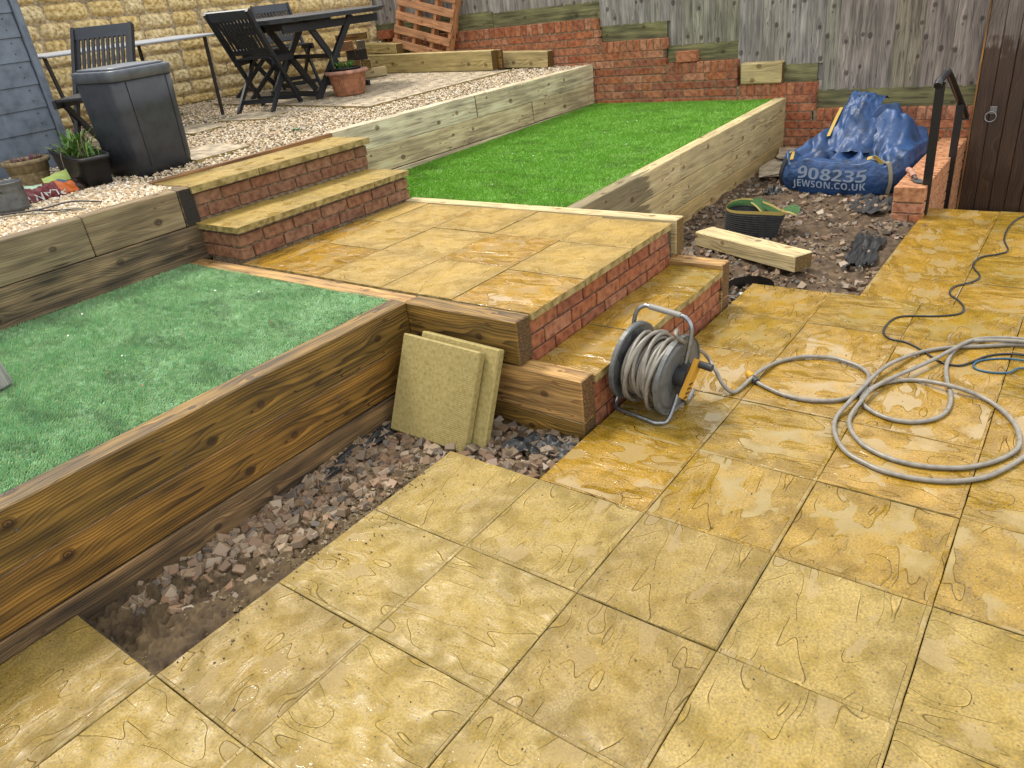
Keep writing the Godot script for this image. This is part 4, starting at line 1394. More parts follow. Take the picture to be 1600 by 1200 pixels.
func rounded_box(w: float, d: float, r: float, levels: Array, n := 56) -> ArrayMesh:
	# levels: [y, scale] from the bottom up; a rounded-rectangle section
	var sec := []
	for k in n:
		var a := TAU * (k + 0.5) / n
		var e := 0.28
		sec.append(Vector2(signf(cos(a)) * pow(absf(cos(a)), e) * w / 2, signf(sin(a)) * pow(absf(sin(a)), e) * d / 2))
	var m := levels.size()
	var f := func(u: float, v: float) -> Vector3:
		var j: int = mini(int(round(v * (m - 1))), m - 1)
		var p: Vector2 = sec[int(round(u * n)) % n] * levels[j][1]
		return Vector3(p.x, levels[j][0], p.y)
	return grid_mesh(n, m - 1, f, true)

func build_terrace_things() -> void:
	# storage bin
	var b := thing("storage_bin", "tall grey plastic garden bin with flat lid beside the planter", "bin", on_terrace(-3.21, -1.25))
	b.transform = Transform3D(Basis(Vector3(-0.17, 0, -0.985), Vector3.UP, Vector3(0.985, 0, -0.17)), b.position)
	tilted(b)
	obj("body", rounded_box(0.47, 0.41, 0.1, [[0.0, 0.82], [0.0, 0.9], [0.045, 0.915], [0.05, 0.93], [0.2, 0.95], [0.4, 0.975], [0.575, 1.0], [0.576, 0.985], [0.58, 0.9]]), M.bin, b)
	obj("collar", rounded_box(0.48, 0.42, 0.1, [[0.578, 0.98], [0.578, 1.0], [0.632, 1.015], [0.640, 1.0], [0.642, 0.9], [0.63, 0.3]]), M.bin_lid, b)
	obj("lid", rounded_box(0.43, 0.37, 0.1, [[0.640, 0.97], [0.640, 1.0], [0.650, 1.0], [0.654, 0.985], [0.655, 0.6], [0.656, 0.01]]), M.bin_lid, b)
	var seams := []
	for x in [-0.155, 0.155]:
		seams.append([Vector3(x * 0.93, 0.05, 0.1905), Vector3(x, 0.572, 0.2055), 0.003, 0.002, Vector3.RIGHT])
	bars("seam", seams, M.black, b)
	# planter trough with its plant
	var p := thing("planter", "black plastic trough planter holding a leafy green plant beside the bin", "planter", on_terrace(-3.37, -0.875))
	p.rotation.y = -0.2
	tilted(p)
	obj("trough", rounded_box(0.74, 0.21, 0.02, [[0.0, 0.5], [0.0, 0.84], [0.05, 0.87], [0.054, 0.885], [0.105, 0.91], [0.109, 0.93], [0.165, 0.95], [0.165, 1.02], [0.185, 1.03], [0.188, 1.0], [0.186, 0.93], [0.13, 0.91], [0.13, 0.0]]), M.tub, p)
	obj("compost", rounded_box(0.68, 0.18, 0.02, [[0.14, 1.0], [0.158, 0.9], [0.165, 0.5], [0.163, 0.01]]), M.bed, p)
	var st := st_new()
	var gr := [Color(0.14, 0.30, 0.03), Color(0.20, 0.38, 0.05), Color(0.10, 0.24, 0.05), Color(0.28, 0.42, 0.09), Color(0.16, 0.33, 0.10)]
	for k in 190:
		var q := Vector3(rng.randfn(-0.01, 0.12), 0.0, rng.randf_range(-0.07, 0.07))
		var a := rng.randf() * TAU
		var dir := Vector3(cos(a) * 0.75 + q.x * 2.0, rng.randf_range(0.5, 1.3), sin(a) * 0.75)
		q += Vector3(0, 1, 0) * rng.randf_range(-0.01, 0.10 * exp(-q.x * q.x * 20))
		leaf(st, q, dir, rng.randf_range(0.05, 0.12), rng.randf_range(0.010, 0.022), rng.randf_range(0.2, 0.9), gr[rng.randi() % 5])
	var stems := st_new()
	var straw := tube(smooth_path([Vector3(0.20, 0.0, 0.0), Vector3(0.24, 0.10, 0.01), Vector3(0.28, 0.16, 0.0), Vector3(0.34, 0.15, 0.02)]), 0.0035, 5)
	straw = tube(smooth_path([Vector3(0.26, 0.0, 0.03), Vector3(0.30, 0.06, 0.05), Vector3(0.33, 0.12, 0.05)]), 0.003, 5, straw)
	straw = tube(smooth_path([Vector3(0.02, 0.02, 0.08), Vector3(0.07, 0.035, 0.115), Vector3(0.08, -0.05, 0.125), Vector3(0.03, -0.12, 0.12)]), 0.003, 5, straw)
	var pl := thing("leafy_plant", "bushy green leafy plant growing out of the black trough", "plant", p.position + Vector3.UP * 0.16)
	pl.rotation.y = -0.2
	obj("leaves", st.commit(), M.leaf, pl)
	obj("dry_stems", straw.commit(), M.strap_grey, pl)
	# cream clay pot
	var c := thing("plant_pot", "cream clay pot with rolled rim between the tin and the planter", "plant pot", on_terrace(-3.66, -0.66))
	obj("body", lathe([Vector2(0.0, 0.0), Vector2(0.095, 0.0), Vector2(0.10, 0.01), Vector2(0.118, 0.09), Vector2(0.119, 0.094), Vector2(0.122, 0.094), Vector2(0.125, 0.135), Vector2(0.133, 0.14), Vector2(0.142, 0.148), Vector2(0.145, 0.16), Vector2(0.140, 0.172), Vector2(0.130, 0.173), Vector2(0.12, 0.16), Vector2(0.115, 0.14), Vector2(0.0, 0.14)]), M.cream, c)
	st = st_new()
	for k in 150:
		var a := rng.randf() * TAU
		var r := sqrt(rng.randf()) * 0.105
		var col: Color = [Color(0.20, 0.05, 0.05), Color(0.28, 0.10, 0.08), Color(0.12, 0.03, 0.10), Color(0.20, 0.18, 0.06), Color(0.16, 0.06, 0.03)][rng.randi() % 5]
		leaf(st, Vector3(cos(a) * r, -0.01, sin(a) * r), Vector3(cos(a) * 0.8, rng.randf_range(0.5, 1.3), sin(a) * 0.8), rng.randf_range(0.03, 0.07), rng.randf_range(0.008, 0.016), 0.5, col)
	obj_plant("wilted_plant", "reddish purple wilted plant growing in the cream pot", c.position + Vector3.UP * 0.15, st)
	# small black pot at the edge
	var k2 := thing("plant_pot", "small black ribbed plastic pot at the left edge by the shed", "plant pot", on_terrace(-3.93, -0.42))
	obj("body", lathe([Vector2(0.0, 0.0), Vector2(0.10, 0.0), Vector2(0.11, 0.06), Vector2(0.114, 0.062), Vector2(0.12, 0.12), Vector2(0.124, 0.122), Vector2(0.13, 0.18), Vector2(0.15, 0.182), Vector2(0.152, 0.215), Vector2(0.14, 0.218), Vector2(0.13, 0.2), Vector2(0.0, 0.19)]), M.tub, k2)
	# ribbed metal tin
	var prof := [Vector2(0.0, 0.0), Vector2(0.083, 0.0)]
	for k in 22:
		prof.append(Vector2(0.084 + 0.0022 * (k % 2), 0.022 + k * 0.0045))
	prof.append_array([Vector2(0.085, 0.13), Vector2(0.086, 0.158), Vector2(0.089, 0.161), Vector2(0.089, 0.167), Vector2(0.084, 0.168), Vector2(0.082, 0.158), Vector2(0.081, 0.13), Vector2(0.0, 0.13)])
	var tn := thing("metal_tin", "dull grey ribbed metal tin standing on gravel at the left edge", "tin", on_terrace(-3.0, -0.26))
	obj("body", lathe(prof, 44), M.zinc, tn)
	obj("soil_fill", rounded_box(0.16, 0.16, 0.05, [[0.12, 0.9], [0.135, 0.8], [0.137, 0.01]], 24), M.bed, tn)
	# printed compost bag lying empty
	var nz := fnl(71, 3.0, 3)
	var im := Image.create(256, 128, false, Image.FORMAT_RGB8)
	var n2 := fnl(72, 0.02, 3)
	for y in 128:
		for x in 256:
			var q := n2.get_noise_2d(x, y) * 30.0
			var col := Color(0.80, 0.93, 0.80)
			if y + q > 72 and x < 190:
				col = Color(0.46, 0.05, 0.09)
			elif x + q < 70:
				col = Color(0.20, 0.52, 0.62)
			elif x + q > 175:
				col = Color(0.85, 0.42, 0.12) if y + q > 58 else Color(0.20, 0.45, 0.68)
			elif y + q < 22:
				col = Color(0.22, 0.55, 0.66)
			if x > 225:
				col = Color(0.20, 0.13, 0.09)
			im.set_pixel(x, y, col)
	var bm := mat(Color.WHITE, 0.4)
	bm.albedo_texture = ImageTexture.create_from_image(im)
	bm.cull_mode = BaseMaterial3D.CULL_DISABLED
	var bag := thing("compost_bag", "crumpled colourful printed compost bag lying between tin and planter", "bag", on_terrace(-3.17, -0.40))
	var bag_f := func(u: float, v: float) -> Vector3:
		var z := lerpf(0.36, -0.36, u)
		var a := lerpf(-0.12, 1.12, v) * PI
		var pinch := 0.55 + 0.45 * pow(sin(clampf(u, 0.02, 0.98) * PI), 0.5)
		var r := (0.075 + 0.020 * nz.get_noise_2d(u * 4.0, v * 2.0)) * pinch
		return Vector3(cos(a) * r * 1.35 + 0.015 * nz.get_noise_2d(u * 3.0, 9.0), maxf(0.004, sin(a) * r * 0.95 + 0.012 + 0.014 * nz.get_noise_2d(u * 6.0, v * 5.0)), z)
	obj("film", grid_mesh(48, 20, bag_f, false, func(u, v): return Vector2(u, 1.0 - clampf(v, 0, 1) * 1.05)), bm, bag)
	var fl := func(u: float, v: float) -> Vector3:
		return Vector3(-0.02 - v * 0.02, 0.07 + v * 0.06 * (0.55 + 0.45 * u) + 0.012 * nz.get_noise_2d(u * 5.0, v * 3.0), lerpf(-0.14, -0.30, u))
	obj("torn_flap", grid_mesh(12, 6, fl), mat(lin(0.60, 0.78, 0.20), 0.5), bag)
	var word := func(text: String, size: float, z0: float, y0: float) -> void:
		var tm := TextMesh.new()
		tm.text = text
		var sf := SystemFont.new()
		sf.font_names = PackedStringArray(["Droid Sans"])
		tm.font = sf
		tm.font_size = 32
		tm.pixel_size = size / 32.0
		tm.depth = 0.0
		tm.curve_step = 3.0
		var arr := tm.surface_get_arrays(0)
		var vs: PackedVector3Array = arr[Mesh.ARRAY_VERTEX]
		var ix: PackedInt32Array = arr[Mesh.ARRAY_INDEX]
		var s2 := st_new()
		for i in range(0, ix.size(), 3):
			for j in [0, 1, 2]:
				# printed upside down on the side that faces the lawn
				var q: Vector3 = vs[ix[i + j]]
				var zz := z0 + q.x
				var vv := clampf(0.16 - (q.y - y0) * 2.1, -0.1, 0.6)
				var w3: Vector3 = bag_f.call((0.36 - zz) / 0.72, vv)
				s2.set_color(Color.WHITE)
				s2.set_normal(Vector3(0.9, 0.4, 0).normalized())
				s2.add_vertex(w3 + Vector3(0.0035, 0.002, 0))
		obj("lettering", s2.commit(), mat(lin(0.75, 0.78, 0.72), 0.5), bag)
	word.call("PLANT", 0.085, -0.085, 0.0)
	word.call("G", 0.085, 0.10, 0.0)
	word.call("A", 0.085, 0.285, 0.0)
	# twigs on the gravel
	var tw := tube(smooth_path([on_terrace(-2.9, 0.05, 0.02), on_terrace(-2.75, -0.15, 0.03), on_terrace(-2.62, -0.3, 0.015), on_terrace(-2.47, -0.42, 0.02)]), 0.004, 5)
	tag(obj("twig", tw.commit(), M.strap_grey), "thin pale dry twig lying across gravel in front of the tin", "twig")
	tw = tube(smooth_path([on_terrace(-2.95, -0.05, 0.03), on_terrace(-2.78, -0.28, 0.02), on_terrace(-2.70, -0.45, 0.03), on_terrace(-2.55, -0.55, 0.015)]), 0.005, 5)
	tw = tube(smooth_path([on_terrace(-2.78, -0.28, 0.02), on_terrace(-2.60, -0.30, 0.03), on_terrace(-2.52, -0.42, 0.015)]), 0.004, 5, tw)
	tag(obj("twig", tw.commit(), M.leg_brown), "dark red-brown forked twig lying on gravel by the lower sleeper wall", "twig")
	# terracotta pot
	var tp := thing("terracotta_pot", "fluted terracotta plastic pot with wide pink rim at the table's foot", "plant pot", on_terrace(-4.235, -4.06, 0.018))
	var flute := func(a: float, j: int, r: float) -> float:
		if j < 2 or j > 5:
			return r
		var s := fposmod(a * 48.0 / TAU, 1.0)
		var on := fposmod(a * 6.0 / TAU, 1.0) < 0.62
		return r - (0.005 if s < 0.35 and on else 0.0)
	var tb := obj("body", lathe([Vector2(0.0, 0.0), Vector2(0.150, 0.0), Vector2(0.153, 0.012), Vector2(0.158, 0.03), Vector2(0.17, 0.10), Vector2(0.178, 0.15), Vector2(0.181, 0.168), Vector2(0.186, 0.185), Vector2(0.19, 0.205)], 192, flute), M.terracotta, tp)
	obj("rim", lathe([Vector2(0.188, 0.195), Vector2(0.212, 0.198), Vector2(0.218, 0.21), Vector2(0.216, 0.225), Vector2(0.205, 0.233), Vector2(0.185, 0.230), Vector2(0.175, 0.21), Vector2(0.0, 0.205)], 64), M.terracotta_rim, tb)
	var ip := thing("inner_pot", "low black plastic pot sitting inside the terracotta pot", "plant pot", tp.position + Vector3(0.0, 0.207, 0.0))
	obj("body", lathe([Vector2(0.0, 0.0), Vector2(0.14, 0.0), Vector2(0.146, 0.03), Vector2(0.156, 0.035), Vector2(0.155, 0.045), Vector2(0.142, 0.045), Vector2(0.138, 0.03), Vector2(0.0, 0.03)], 40), M.tub, ip)
	st = st_new()
	for cl in [Vector3(0.05, 0, 0.02), Vector3(-0.01, 0, -0.08), Vector3(0.0, 0, 0.07)]:
		for k in 16:
			var a := rng.randf() * TAU
			leaf(st, cl, Vector3(cos(a) * 0.6, 1.0, sin(a) * 0.6), rng.randf_range(0.06, 0.11), 0.022, 0.5, [Color(0.13, 0.30, 0.04), Color(0.09, 0.24, 0.04), Color(0.2, 0.36, 0.06)][rng.randi() % 3])
	for k in 12:
		leaf(st, Vector3(-0.05, 0, 0.11), Vector3(rng.randf_range(-0.25, 0.25), 1.5, rng.randf_range(-0.2, 0.2)), rng.randf_range(0.10, 0.20), 0.006, 0.3, Color(0.20, 0.22, 0.08))
	obj_plant("sprouting_bulbs", "clump of green shoots growing in the pot beside the table", ip.position + Vector3.UP * 0.03, st)
	# weeds
	for e in [[-5.5, -2.88, 0.05], [-3.2, -2.5, 0.035]]:
		st = st_new()
		for k in 26:
			var a := rng.randf() * TAU
			leaf(st, Vector3(cos(a), 0, sin(a)) * rng.randf() * e[2] * 1.5, Vector3(cos(a) * 0.8, 0.8, sin(a) * 0.8), rng.randf_range(0.4, 1.2) * e[2], 0.014, 0.6, Color(0.06, 0.17, 0.05))
		obj_plant("weed", "small dark green weed in gravel by the thin table leg" if e[0] < -5 else "tiny weed in gravel near the pale sleeper top", on_terrace(e[0], e[1]), st)
	# pallet, tipped over against the fence
	var pa := thing("wooden_pallet", "orange pine pallet tipped against the fence behind the stacked sleepers", "pallet", Vector3(-4.70, 1.40, -5.80))
	pa.transform = Transform3D(Basis(Vector3.UP, 0.12) * Basis(Vector3.RIGHT, -0.13) * Basis(Vector3.BACK, -0.27), pa.position)
	for k in 7:
		var y := -0.46 + 0.152 * k
		plank(pa, "pallet_board", Vector3(-0.41, y, 0.06), Vector3(0.41, y, 0.06), Vector3.UP, 0.088, 0.018, M.pallet, 0.002, Color(1, 1, 1) * rng.randf_range(0.88, 1.0))
		if k % 2 == 0:
			plank(pa, "rear_board", Vector3(-0.41, y, -0.06), Vector3(0.41, y, -0.06), Vector3.UP, 0.088, 0.018, M.pallet, 0.002, Color(0.85, 0.85, 0.85))
	for x in [-0.385, -0.12, 0.14, 0.385]:
		plank(pa, "stringer", Vector3(x, -0.52, 0.0), Vector3(x, 0.50, 0.0), Vector3.RIGHT, 0.042, 0.10, M.pallet, 0.002, Color(1, 0.96, 0.85))

func obj_plant(called: String, label: String, at: Vector3, st: SurfaceTool) -> void:
	var t := thing(called, label, "plant", at)
	obj("leaves", st.commit(), M.leaf, t)

func beam(called: String, label: String, a: Vector3, b: Vector3, h: float, w: float, mats, cat := "sleeper", group := "", wide := Vector3.UP, col := Color.WHITE) -> Node3D:
	# a loose timber as one thing
	var x := (b - a).normalized()
	var z := x.cross(wide).normalized()
	var y := z.cross(x)
	var m := block(Vector3(a.distance_to(b), h, w), 0.006, Vector2(rng.randf() * maxf(0.0, 1.0 - a.distance_to(b) / 2.4), (rng.randi() % 3) / 3.0 + 1.0 / 6.0), col, Vector2(2.4, 0.6), rng.randi() % 999, 0.002)
	var o := obj(called, m, mats)
	o.transform = Transform3D(Basis(x, y, z), (a + b) / 2 + y * h / 2)
	return tag(o, label, cat, group)

func build_timber() -> void:
	var up := func(x: float, z: float, y: float) -> Vector3: return on_terrace(x, z, y)
	beam("loose_sleeper", "long knotty pale sleeper lying on edge along the terrace slabs", up.call(-5.48, -5.56, 0.018), up.call(-3.56, -5.62, 0.018), 0.205, 0.11, M.pale, "sleeper", "", Vector3.UP, Color(0.86, 0.84, 0.66))
	beam("loose_sleeper", "pale sleeper lying behind the long one, its end sticking out by the brick wall", up.call(-5.0, -5.90, 0.02), up.call(-3.02, -5.92, 0.0), 0.17, 0.12, M.pale, "sleeper", "", Vector3.UP, Color(0.93, 0.9, 0.75))
	beam("timber_board", "dark brown board standing on edge against the long sleeper's end", up.call(-4.6, -5.70, 0.018), up.call(-3.52, -5.715, 0.018), 0.20, 0.045, M.brown, "board")
	beam("loose_sleeper", "short sleeper lying on top of the timbers left of the pallet", up.call(-5.66, -5.80, 0.225), up.call(-4.98, -5.68, 0.225), 0.11, 0.20, M.pale, "sleeper", "", Vector3.UP, Color(0.9, 0.86, 0.68))
	beam("loose_sleeper", "sleeper lying flat beneath the short one left of the pallet", up.call(-5.62, -5.86, 0.02), up.call(-4.7, -5.80, 0.02), 0.205, 0.11, M.brown, "sleeper")
	tag(obj("loose_brick", brick_mesh(0.215, 0.10, 0.1, 1), M.brick, null, Vector3(-5.50, 1.40 + 0.05, -5.97)), "single red brick on the wall corner left of the pallet", "brick")
	# stack of offcuts
	var f := Vector3(0.78, 0, 0.63)        # the cut ends look this way
	var s := Vector3(0.63, 0, -0.78)
	var base := Vector3(-5.18, T(-5.2, -5.1) + 0.018, -5.08)
	var pieces := [
		[0.02, 0.0, 0.62, 0.10, 0.10, "pale", "lowest long pale offcut of the timber stack by the pot", true],
		[-0.13, 0.10, 0.22, 0.105, 0.11, "pallet", "orange cut block, left in the second layer of the stack"],
		[-0.005, 0.10, 0.22, 0.105, 0.10, "pale", "pale cut block in the middle of the stack's second layer"],
		[0.115, 0.10, 0.24, 0.105, 0.10, "pale", "pale cut block at the right end of the stack's second layer"],
		[-0.04, 0.206, 0.24, 0.11, 0.10, "dark", "dark weathered block, left of two on the timber stack"],
		[0.075, 0.206, 0.26, 0.115, 0.12, "dark", "dark weathered block, right of two on the timber stack"],
		[-0.10, 0.318, 0.30, 0.10, 0.20, "pallet", "pale sawn block near the top of the timber stack"],
		[0.09, 0.322, 0.22, 0.09, 0.10, "grey", "grey weathered block near the top of the stack"],
		[0.0, 0.415, 0.36, 0.075, 0.09, "brown", "dark brown timber piece topmost of the stack under the table edge"],
	]
	for p in pieces:
		var c: Vector3 = base + s * p[0] + Vector3.UP * p[1]
		var ax := s if p.size() > 7 else f
		if p[6].begins_with("dark brown"):
			ax = (s * 0.8 + Vector3.DOWN * 0.0 + f * 0.3).normalized()
		beam("timber_offcut", p[6], c - ax * p[2] / 2, c + ax * p[2] / 2, p[3], p[4], M[p[5]], "timber offcut", "timber offcuts stacked by the pot")
	# loose sleeper on the dug soil
	beam("loose_sleeper", "short new pale sleeper lying on the dug soil by the patio", Vector3(-0.165, -0.028, -3.445), Vector3(0.645, -0.012, -3.065), 0.105, 0.155, M.pale)

func build_patio_things() -> void:
	# two slabs leaning in the corner
	for k in 2:
		var label: String = ["square buff slab leaning in front, ribbed back outwards, moss tinted", "square buff slab leaning behind the front one against brown sleepers"][k]
		var t := thing("leaning_slab", label, "paving slab", Vector3(-0.21 + 0.062 * k, -0.055, -0.535 - 0.056 * k), 0.0, "slabs leaning in the corner")
		var st := st_new()
		var w := 0.45
		var h := 0.45
		var th := 0.046
		var m := block(Vector3(w, h, th), 0.006, Vector2.ZERO, Color.WHITE, Vector2(1, 1), k + 3, 0.003)
		var o := obj("slab", m, M.slab_back, t, Vector3(0, h / 2, 0))
		if k == 0:
			var ribs := []
			for r in 46:
				ribs.append([Vector3(-w / 2 + 0.012, 0.012 + r * 0.0093, th / 2), Vector3(w / 2 - 0.012, 0.012 + r * 0.0093, th / 2), 0.004, 0.0018, Vector3.UP])
			bars("ribs", ribs, M.slab_back, t).set_meta("kind", "stuff")
		t.transform = Transform3D(Basis(Vector3.UP, 0.0) * Basis(Vector3.RIGHT, -0.42) * Basis(Vector3.BACK, -0.03), t.position)
	# hose reel
	var A := Vector3(0.990, -0.095, 0.086).normalized()
	var F := Vector3(-0.086, 0.16, 0.99)
	F = (F - A * F.dot(A)).normalized()
	var U := F.cross(A).normalized()
	if U.y < 0:
		U = -U
	var C := Vector3(0.605, 0.195, -1.15)
	var r := thing("hose_reel", "grey hose reel with tubular steel frame standing on the wet patio", "hose reel", C)
	var pt := func(a: float, u: float, f: float) -> Vector3: return A * a + U * u + F * f
	var disc := func(side: float, rad: float) -> ArrayMesh:
		var st := st_new()
		var prof := [[0.03, 0.0], [0.05, 0.004], [rad * 0.45, 0.006], [rad * 0.5, 0.012], [rad * 0.8, 0.012], [rad * 0.86, 0.004], [rad * 0.97, 0.004], [rad, 0.010], [rad, -0.008], [rad * 0.96, -0.012], [rad * 0.86, -0.008], [0.03, -0.008]]
		var n := 48
		for j in prof.size() - 1:
			for i in n:
				var q := []
				for e in [[j, i], [j, i + 1], [j + 1, i + 1], [j + 1, i]]:
					var an: float = TAU * e[1] / n
					q.append(pt.call(side * (0.108 + prof[e[0]][1]), cos(an) * prof[e[0]][0], sin(an) * prof[e[0]][0]))
				var mid: Vector3 = (q[0] + q[2]) / 2.0
				face(st, q, mid - pt.call(side * 0.108, 0, 0) * 1.0 + A * side * (0.02 if j < 7 else -0.02))
		return st.commit()
	var lf := obj("left_flange", disc.call(-1.0, 0.176), M.reel, r)
	lf.set_meta("label", "left flange disc with light cut-outs")
	obj("right_flange", disc.call(1.0, 0.176), M.reel, r)
	var cut := st_new()
	for k in 7:
		var an := TAU * k / 7.0 + 0.3
		var pts := []
		for e in 14:
			var b := TAU * e / 14.0
			var q := Vector2(cos(an), sin(an)) * (0.125 + 0.030 * cos(b)) + Vector2(-sin(an), cos(an)) * 0.020 * sin(b)
			pts.append(pt.call(-0.0955, q.x, q.y))
		face(cut, pts, A)
	obj("flange_slots", cut.commit(), M.steel, lf).set_meta("kind", "stuff")
	obj("drum", tube(PackedVector3Array([pt.call(-0.10, 0, 0), pt.call(0.10, 0, 0)]), 0.06, 20).commit(), M.reel_dark, r)
	var wound := st_new()
	for layer in 3:
		var path := PackedVector3Array()
		var turns := 9
		var rad := 0.096 + 0.0170 * layer
		for k in turns * 30 + 1:
			var a := TAU * k / 30.0
			var ax := lerpf(-0.083, 0.083, float(k) / (turns * 30))
			if layer == 1:
				ax = -ax
			ax += 0.010 * sin(a * 0.5 + layer)
			var rr := rad + 0.004 * sin(a * 1.7 + layer * 2.0)
			path.append(pt.call(clampf(ax, -0.086, 0.086), cos(a) * rr, sin(a) * rr))
		tube(path, 0.0088, 7, wound)
	for k in 7:                             # slack outer turns crossing the rest
		var path := PackedVector3Array()
		var ax0 := -0.07 + 0.022 * k
		for i in 41:
			var a := TAU * i / 40.0
			var rr := 0.147 + 0.010 * sin(a - 0.9 + k) + 0.012 * maxf(0.0, -cos(a)) * float(k % 3)
			path.append(pt.call(ax0 + 0.022 * sin(a + k * 1.3), cos(a) * rr, sin(a) * rr))
		tube(path, 0.0088, 7, wound)
	obj("wound_hose", wound.commit(), M.hose, r)
	var L := -0.135
	var R := 0.135
	var frame := tube(smooth_path([Vector3(0.70, 0.012, -1.33) - C, Vector3(0.715, 0.014, -1.22) - C, pt.call(R, -0.02, -0.01), Vector3(0.715, 0.02, -1.06) - C, Vector3(0.685, 0.012, -1.012) - C, Vector3(0.62, 0.012, -1.018) - C, Vector3(0.50, 0.012, -1.042) - C, Vector3(0.455, 0.012, -1.062) - C, Vector3(0.44, 0.03, -1.10) - C, pt.call(L, -0.02, -0.01), Vector3(0.43, 0.02, -1.25) - C], 7), 0.0095, 9)
	obj("base_frame", frame.commit(), M.steel, r)
	var hd := tube(smooth_path([pt.call(R, 0.0, 0.0), pt.call(R + 0.002, 0.15, -0.01), pt.call(R - 0.004, 0.215, -0.012), pt.call(R - 0.03, 0.245, -0.014), pt.call(0.07, 0.252, -0.014), pt.call(-0.07, 0.252, -0.014), pt.call(L + 0.03, 0.245, -0.014), pt.call(L + 0.004, 0.215, -0.012), pt.call(L - 0.002, 0.15, -0.01), pt.call(L, 0.0, 0.0)], 6), 0.0095, 9)
	var hf := obj("handle_frame", hd.commit(), M.steel, r)
	obj("handle_grip", tube(PackedVector3Array([pt.call(-0.075, 0.252, -0.014), pt.call(0.075, 0.252, -0.014)]), 0.0125, 12).commit(), M.grip, hf)
	obj("hub", tube(PackedVector3Array([pt.call(0.11, 0, 0), pt.call(0.15, 0, 0), pt.call(0.156, 0, 0)]), 0.044, 20).commit(), M.reel_dark, r)
	bars("hub_boss", [[pt.call(0.145, -0.07, 0.01), pt.call(0.145, 0.06, -0.01), 0.05, 0.03, F]], M.reel_dark, r)
	var crank := bars("crank_handle", [[pt.call(0.172, -0.075, 0.045), pt.call(0.172, 0.075, -0.045), 0.045, 0.022, F]], M.yellow, r)
	bars("crank_slots", [[pt.call(0.184, -0.066 + 0.016 * 0, 0.055), pt.call(0.184, -0.066, 0.028), 0.007, 0.002, U], [pt.call(0.184, -0.048, 0.045), pt.call(0.184, -0.048, 0.018), 0.007, 0.002, U], [pt.call(0.184, -0.030, 0.035), pt.call(0.184, -0.030, 0.008), 0.007, 0.002, U], [pt.call(0.184, -0.012, 0.025), pt.call(0.184, -0.012, -0.002), 0.007, 0.002, U]], M.leg_brown, crank)
	obj("crank_knob", tube(PackedVector3Array([pt.call(0.175, 0.062, -0.04), pt.call(0.235, 0.062, -0.04), pt.call(0.24, 0.062, -0.04)]), 0.016, 14).commit(), M.reel_dark, crank)
	obj("axle_stub", tube(PackedVector3Array([pt.call(-0.11, 0, 0), pt.call(-0.165, 0, 0)]), 0.014, 12).commit(), M.reel_dark, r)
	# loose hose, with its coupling
	var h := thing("garden_hose", "pale beige hose lying in loose loops across the wet patio", "hose")
	var y := 0.011
	var lead := [C + pt.call(0.075, 0.137, -0.03), C + pt.call(0.09, 0.20, 0.03), C + pt.call(0.125, 0.185, 0.075), gp(1100, 552, 0.16), gp(1117, 577, 0.10), gp(1130, 601, 0.045), gp(1145, 613, y), gp(1160, 604, y), gp(1174, 591, 0.020), gp(1190, 578, 0.022), gp(1212, 567, y), gp(1237, 560, y), gp(1262, 557, y), gp(1300, 559, y), gp(1325, 566, y), gp(1345, 574, y), gp(1357, 585, y), gp(1355, 597, y), gp(1347, 612, y), gp(1327, 621, y), gp(1300, 626, y), gp(1262, 625, y), gp(1225, 617, y), gp(1195, 604, y), gp(1183, 597, 0.012)]
	obj("hose_lead", tube(smooth_path(lead, 5), 0.0092, 9).commit(), M.hose, h)
	var y2 := 0.028
	var big := [gp(1650, 680, y), gp(1695, 640, y), gp(1715, 595, y), gp(1695, 556, y), gp(1600, 539, y), gp(1533, 541, y), gp(1483, 543, y), gp(1440, 550, y), gp(1400, 564, y2), gp(1375, 579, y2), gp(1353, 600, y2), gp(1325, 630, y2), gp(1308, 650, y), gp(1303, 667, y), gp(1308, 687, y), gp(1323, 707, y), gp(1350, 723, y), gp(1383, 737, y), gp(1433, 748, y), gp(1483, 752, y), gp(1533, 747, y), gp(1567, 734, y), gp(1600, 714, y), gp(1650, 680, y)]
	obj("hose_loop", tube(smooth_path(big, 5), 0.0092, 9).commit(), M.hose, h)
	var inner := [gp(2100, 640, y), gp(1900, 575, y), gp(1760, 545, y), gp(1600, 530, y), gp(1550, 528, y), gp(1517, 532, y2), gp(1490, 545, y2), gp(1460, 561, y2), gp(1425, 577, y2), gp(1390, 592, y2), gp(1362, 608, y2), gp(1343, 630, y2), gp(1329, 650, y), gp(1327, 663, y), gp(1333, 678, y), gp(1350, 696, y), gp(1377, 711, y), gp(1410, 722, y), gp(1450, 729, y), gp(1500, 731, y), gp(1540, 725, y), gp(1573, 713, y), gp(1590, 700, y), gp(1593, 685, y), gp(1587, 665, y), gp(1567, 642, y), gp(1537, 622, y), gp(1500, 607, y2), gp(1467, 599, y2), gp(1433, 594, y), gp(1400, 595, y), gp(1370, 602, y), gp(1350, 614, y), gp(1346, 627, y), gp(1357, 639, y), gp(1383, 652, y), gp(1417, 659, y), gp(1450, 657, y), gp(1473, 648, y), gp(1484, 633, y), gp(1485, 613, y), gp(1479, 592, y), gp(1479, 570, y), gp(1489, 550, y), gp(1508, 537, y), gp(1535, 532, y2), gp(1600, 534, y2), gp(1700, 546, y2), gp(1800, 570, y), gp(1870, 620, y), gp(1860, 680, y), gp(1800, 715, y)]
	obj("hose_loop", tube(smooth_path(inner, 5), 0.0092, 9).commit(), M.hose, h)
	var k0 := gp(1183, 597, 0.014)
	var k1 := gp(1163, 577, 0.018)
	var kd := (k1 - k0).normalized()
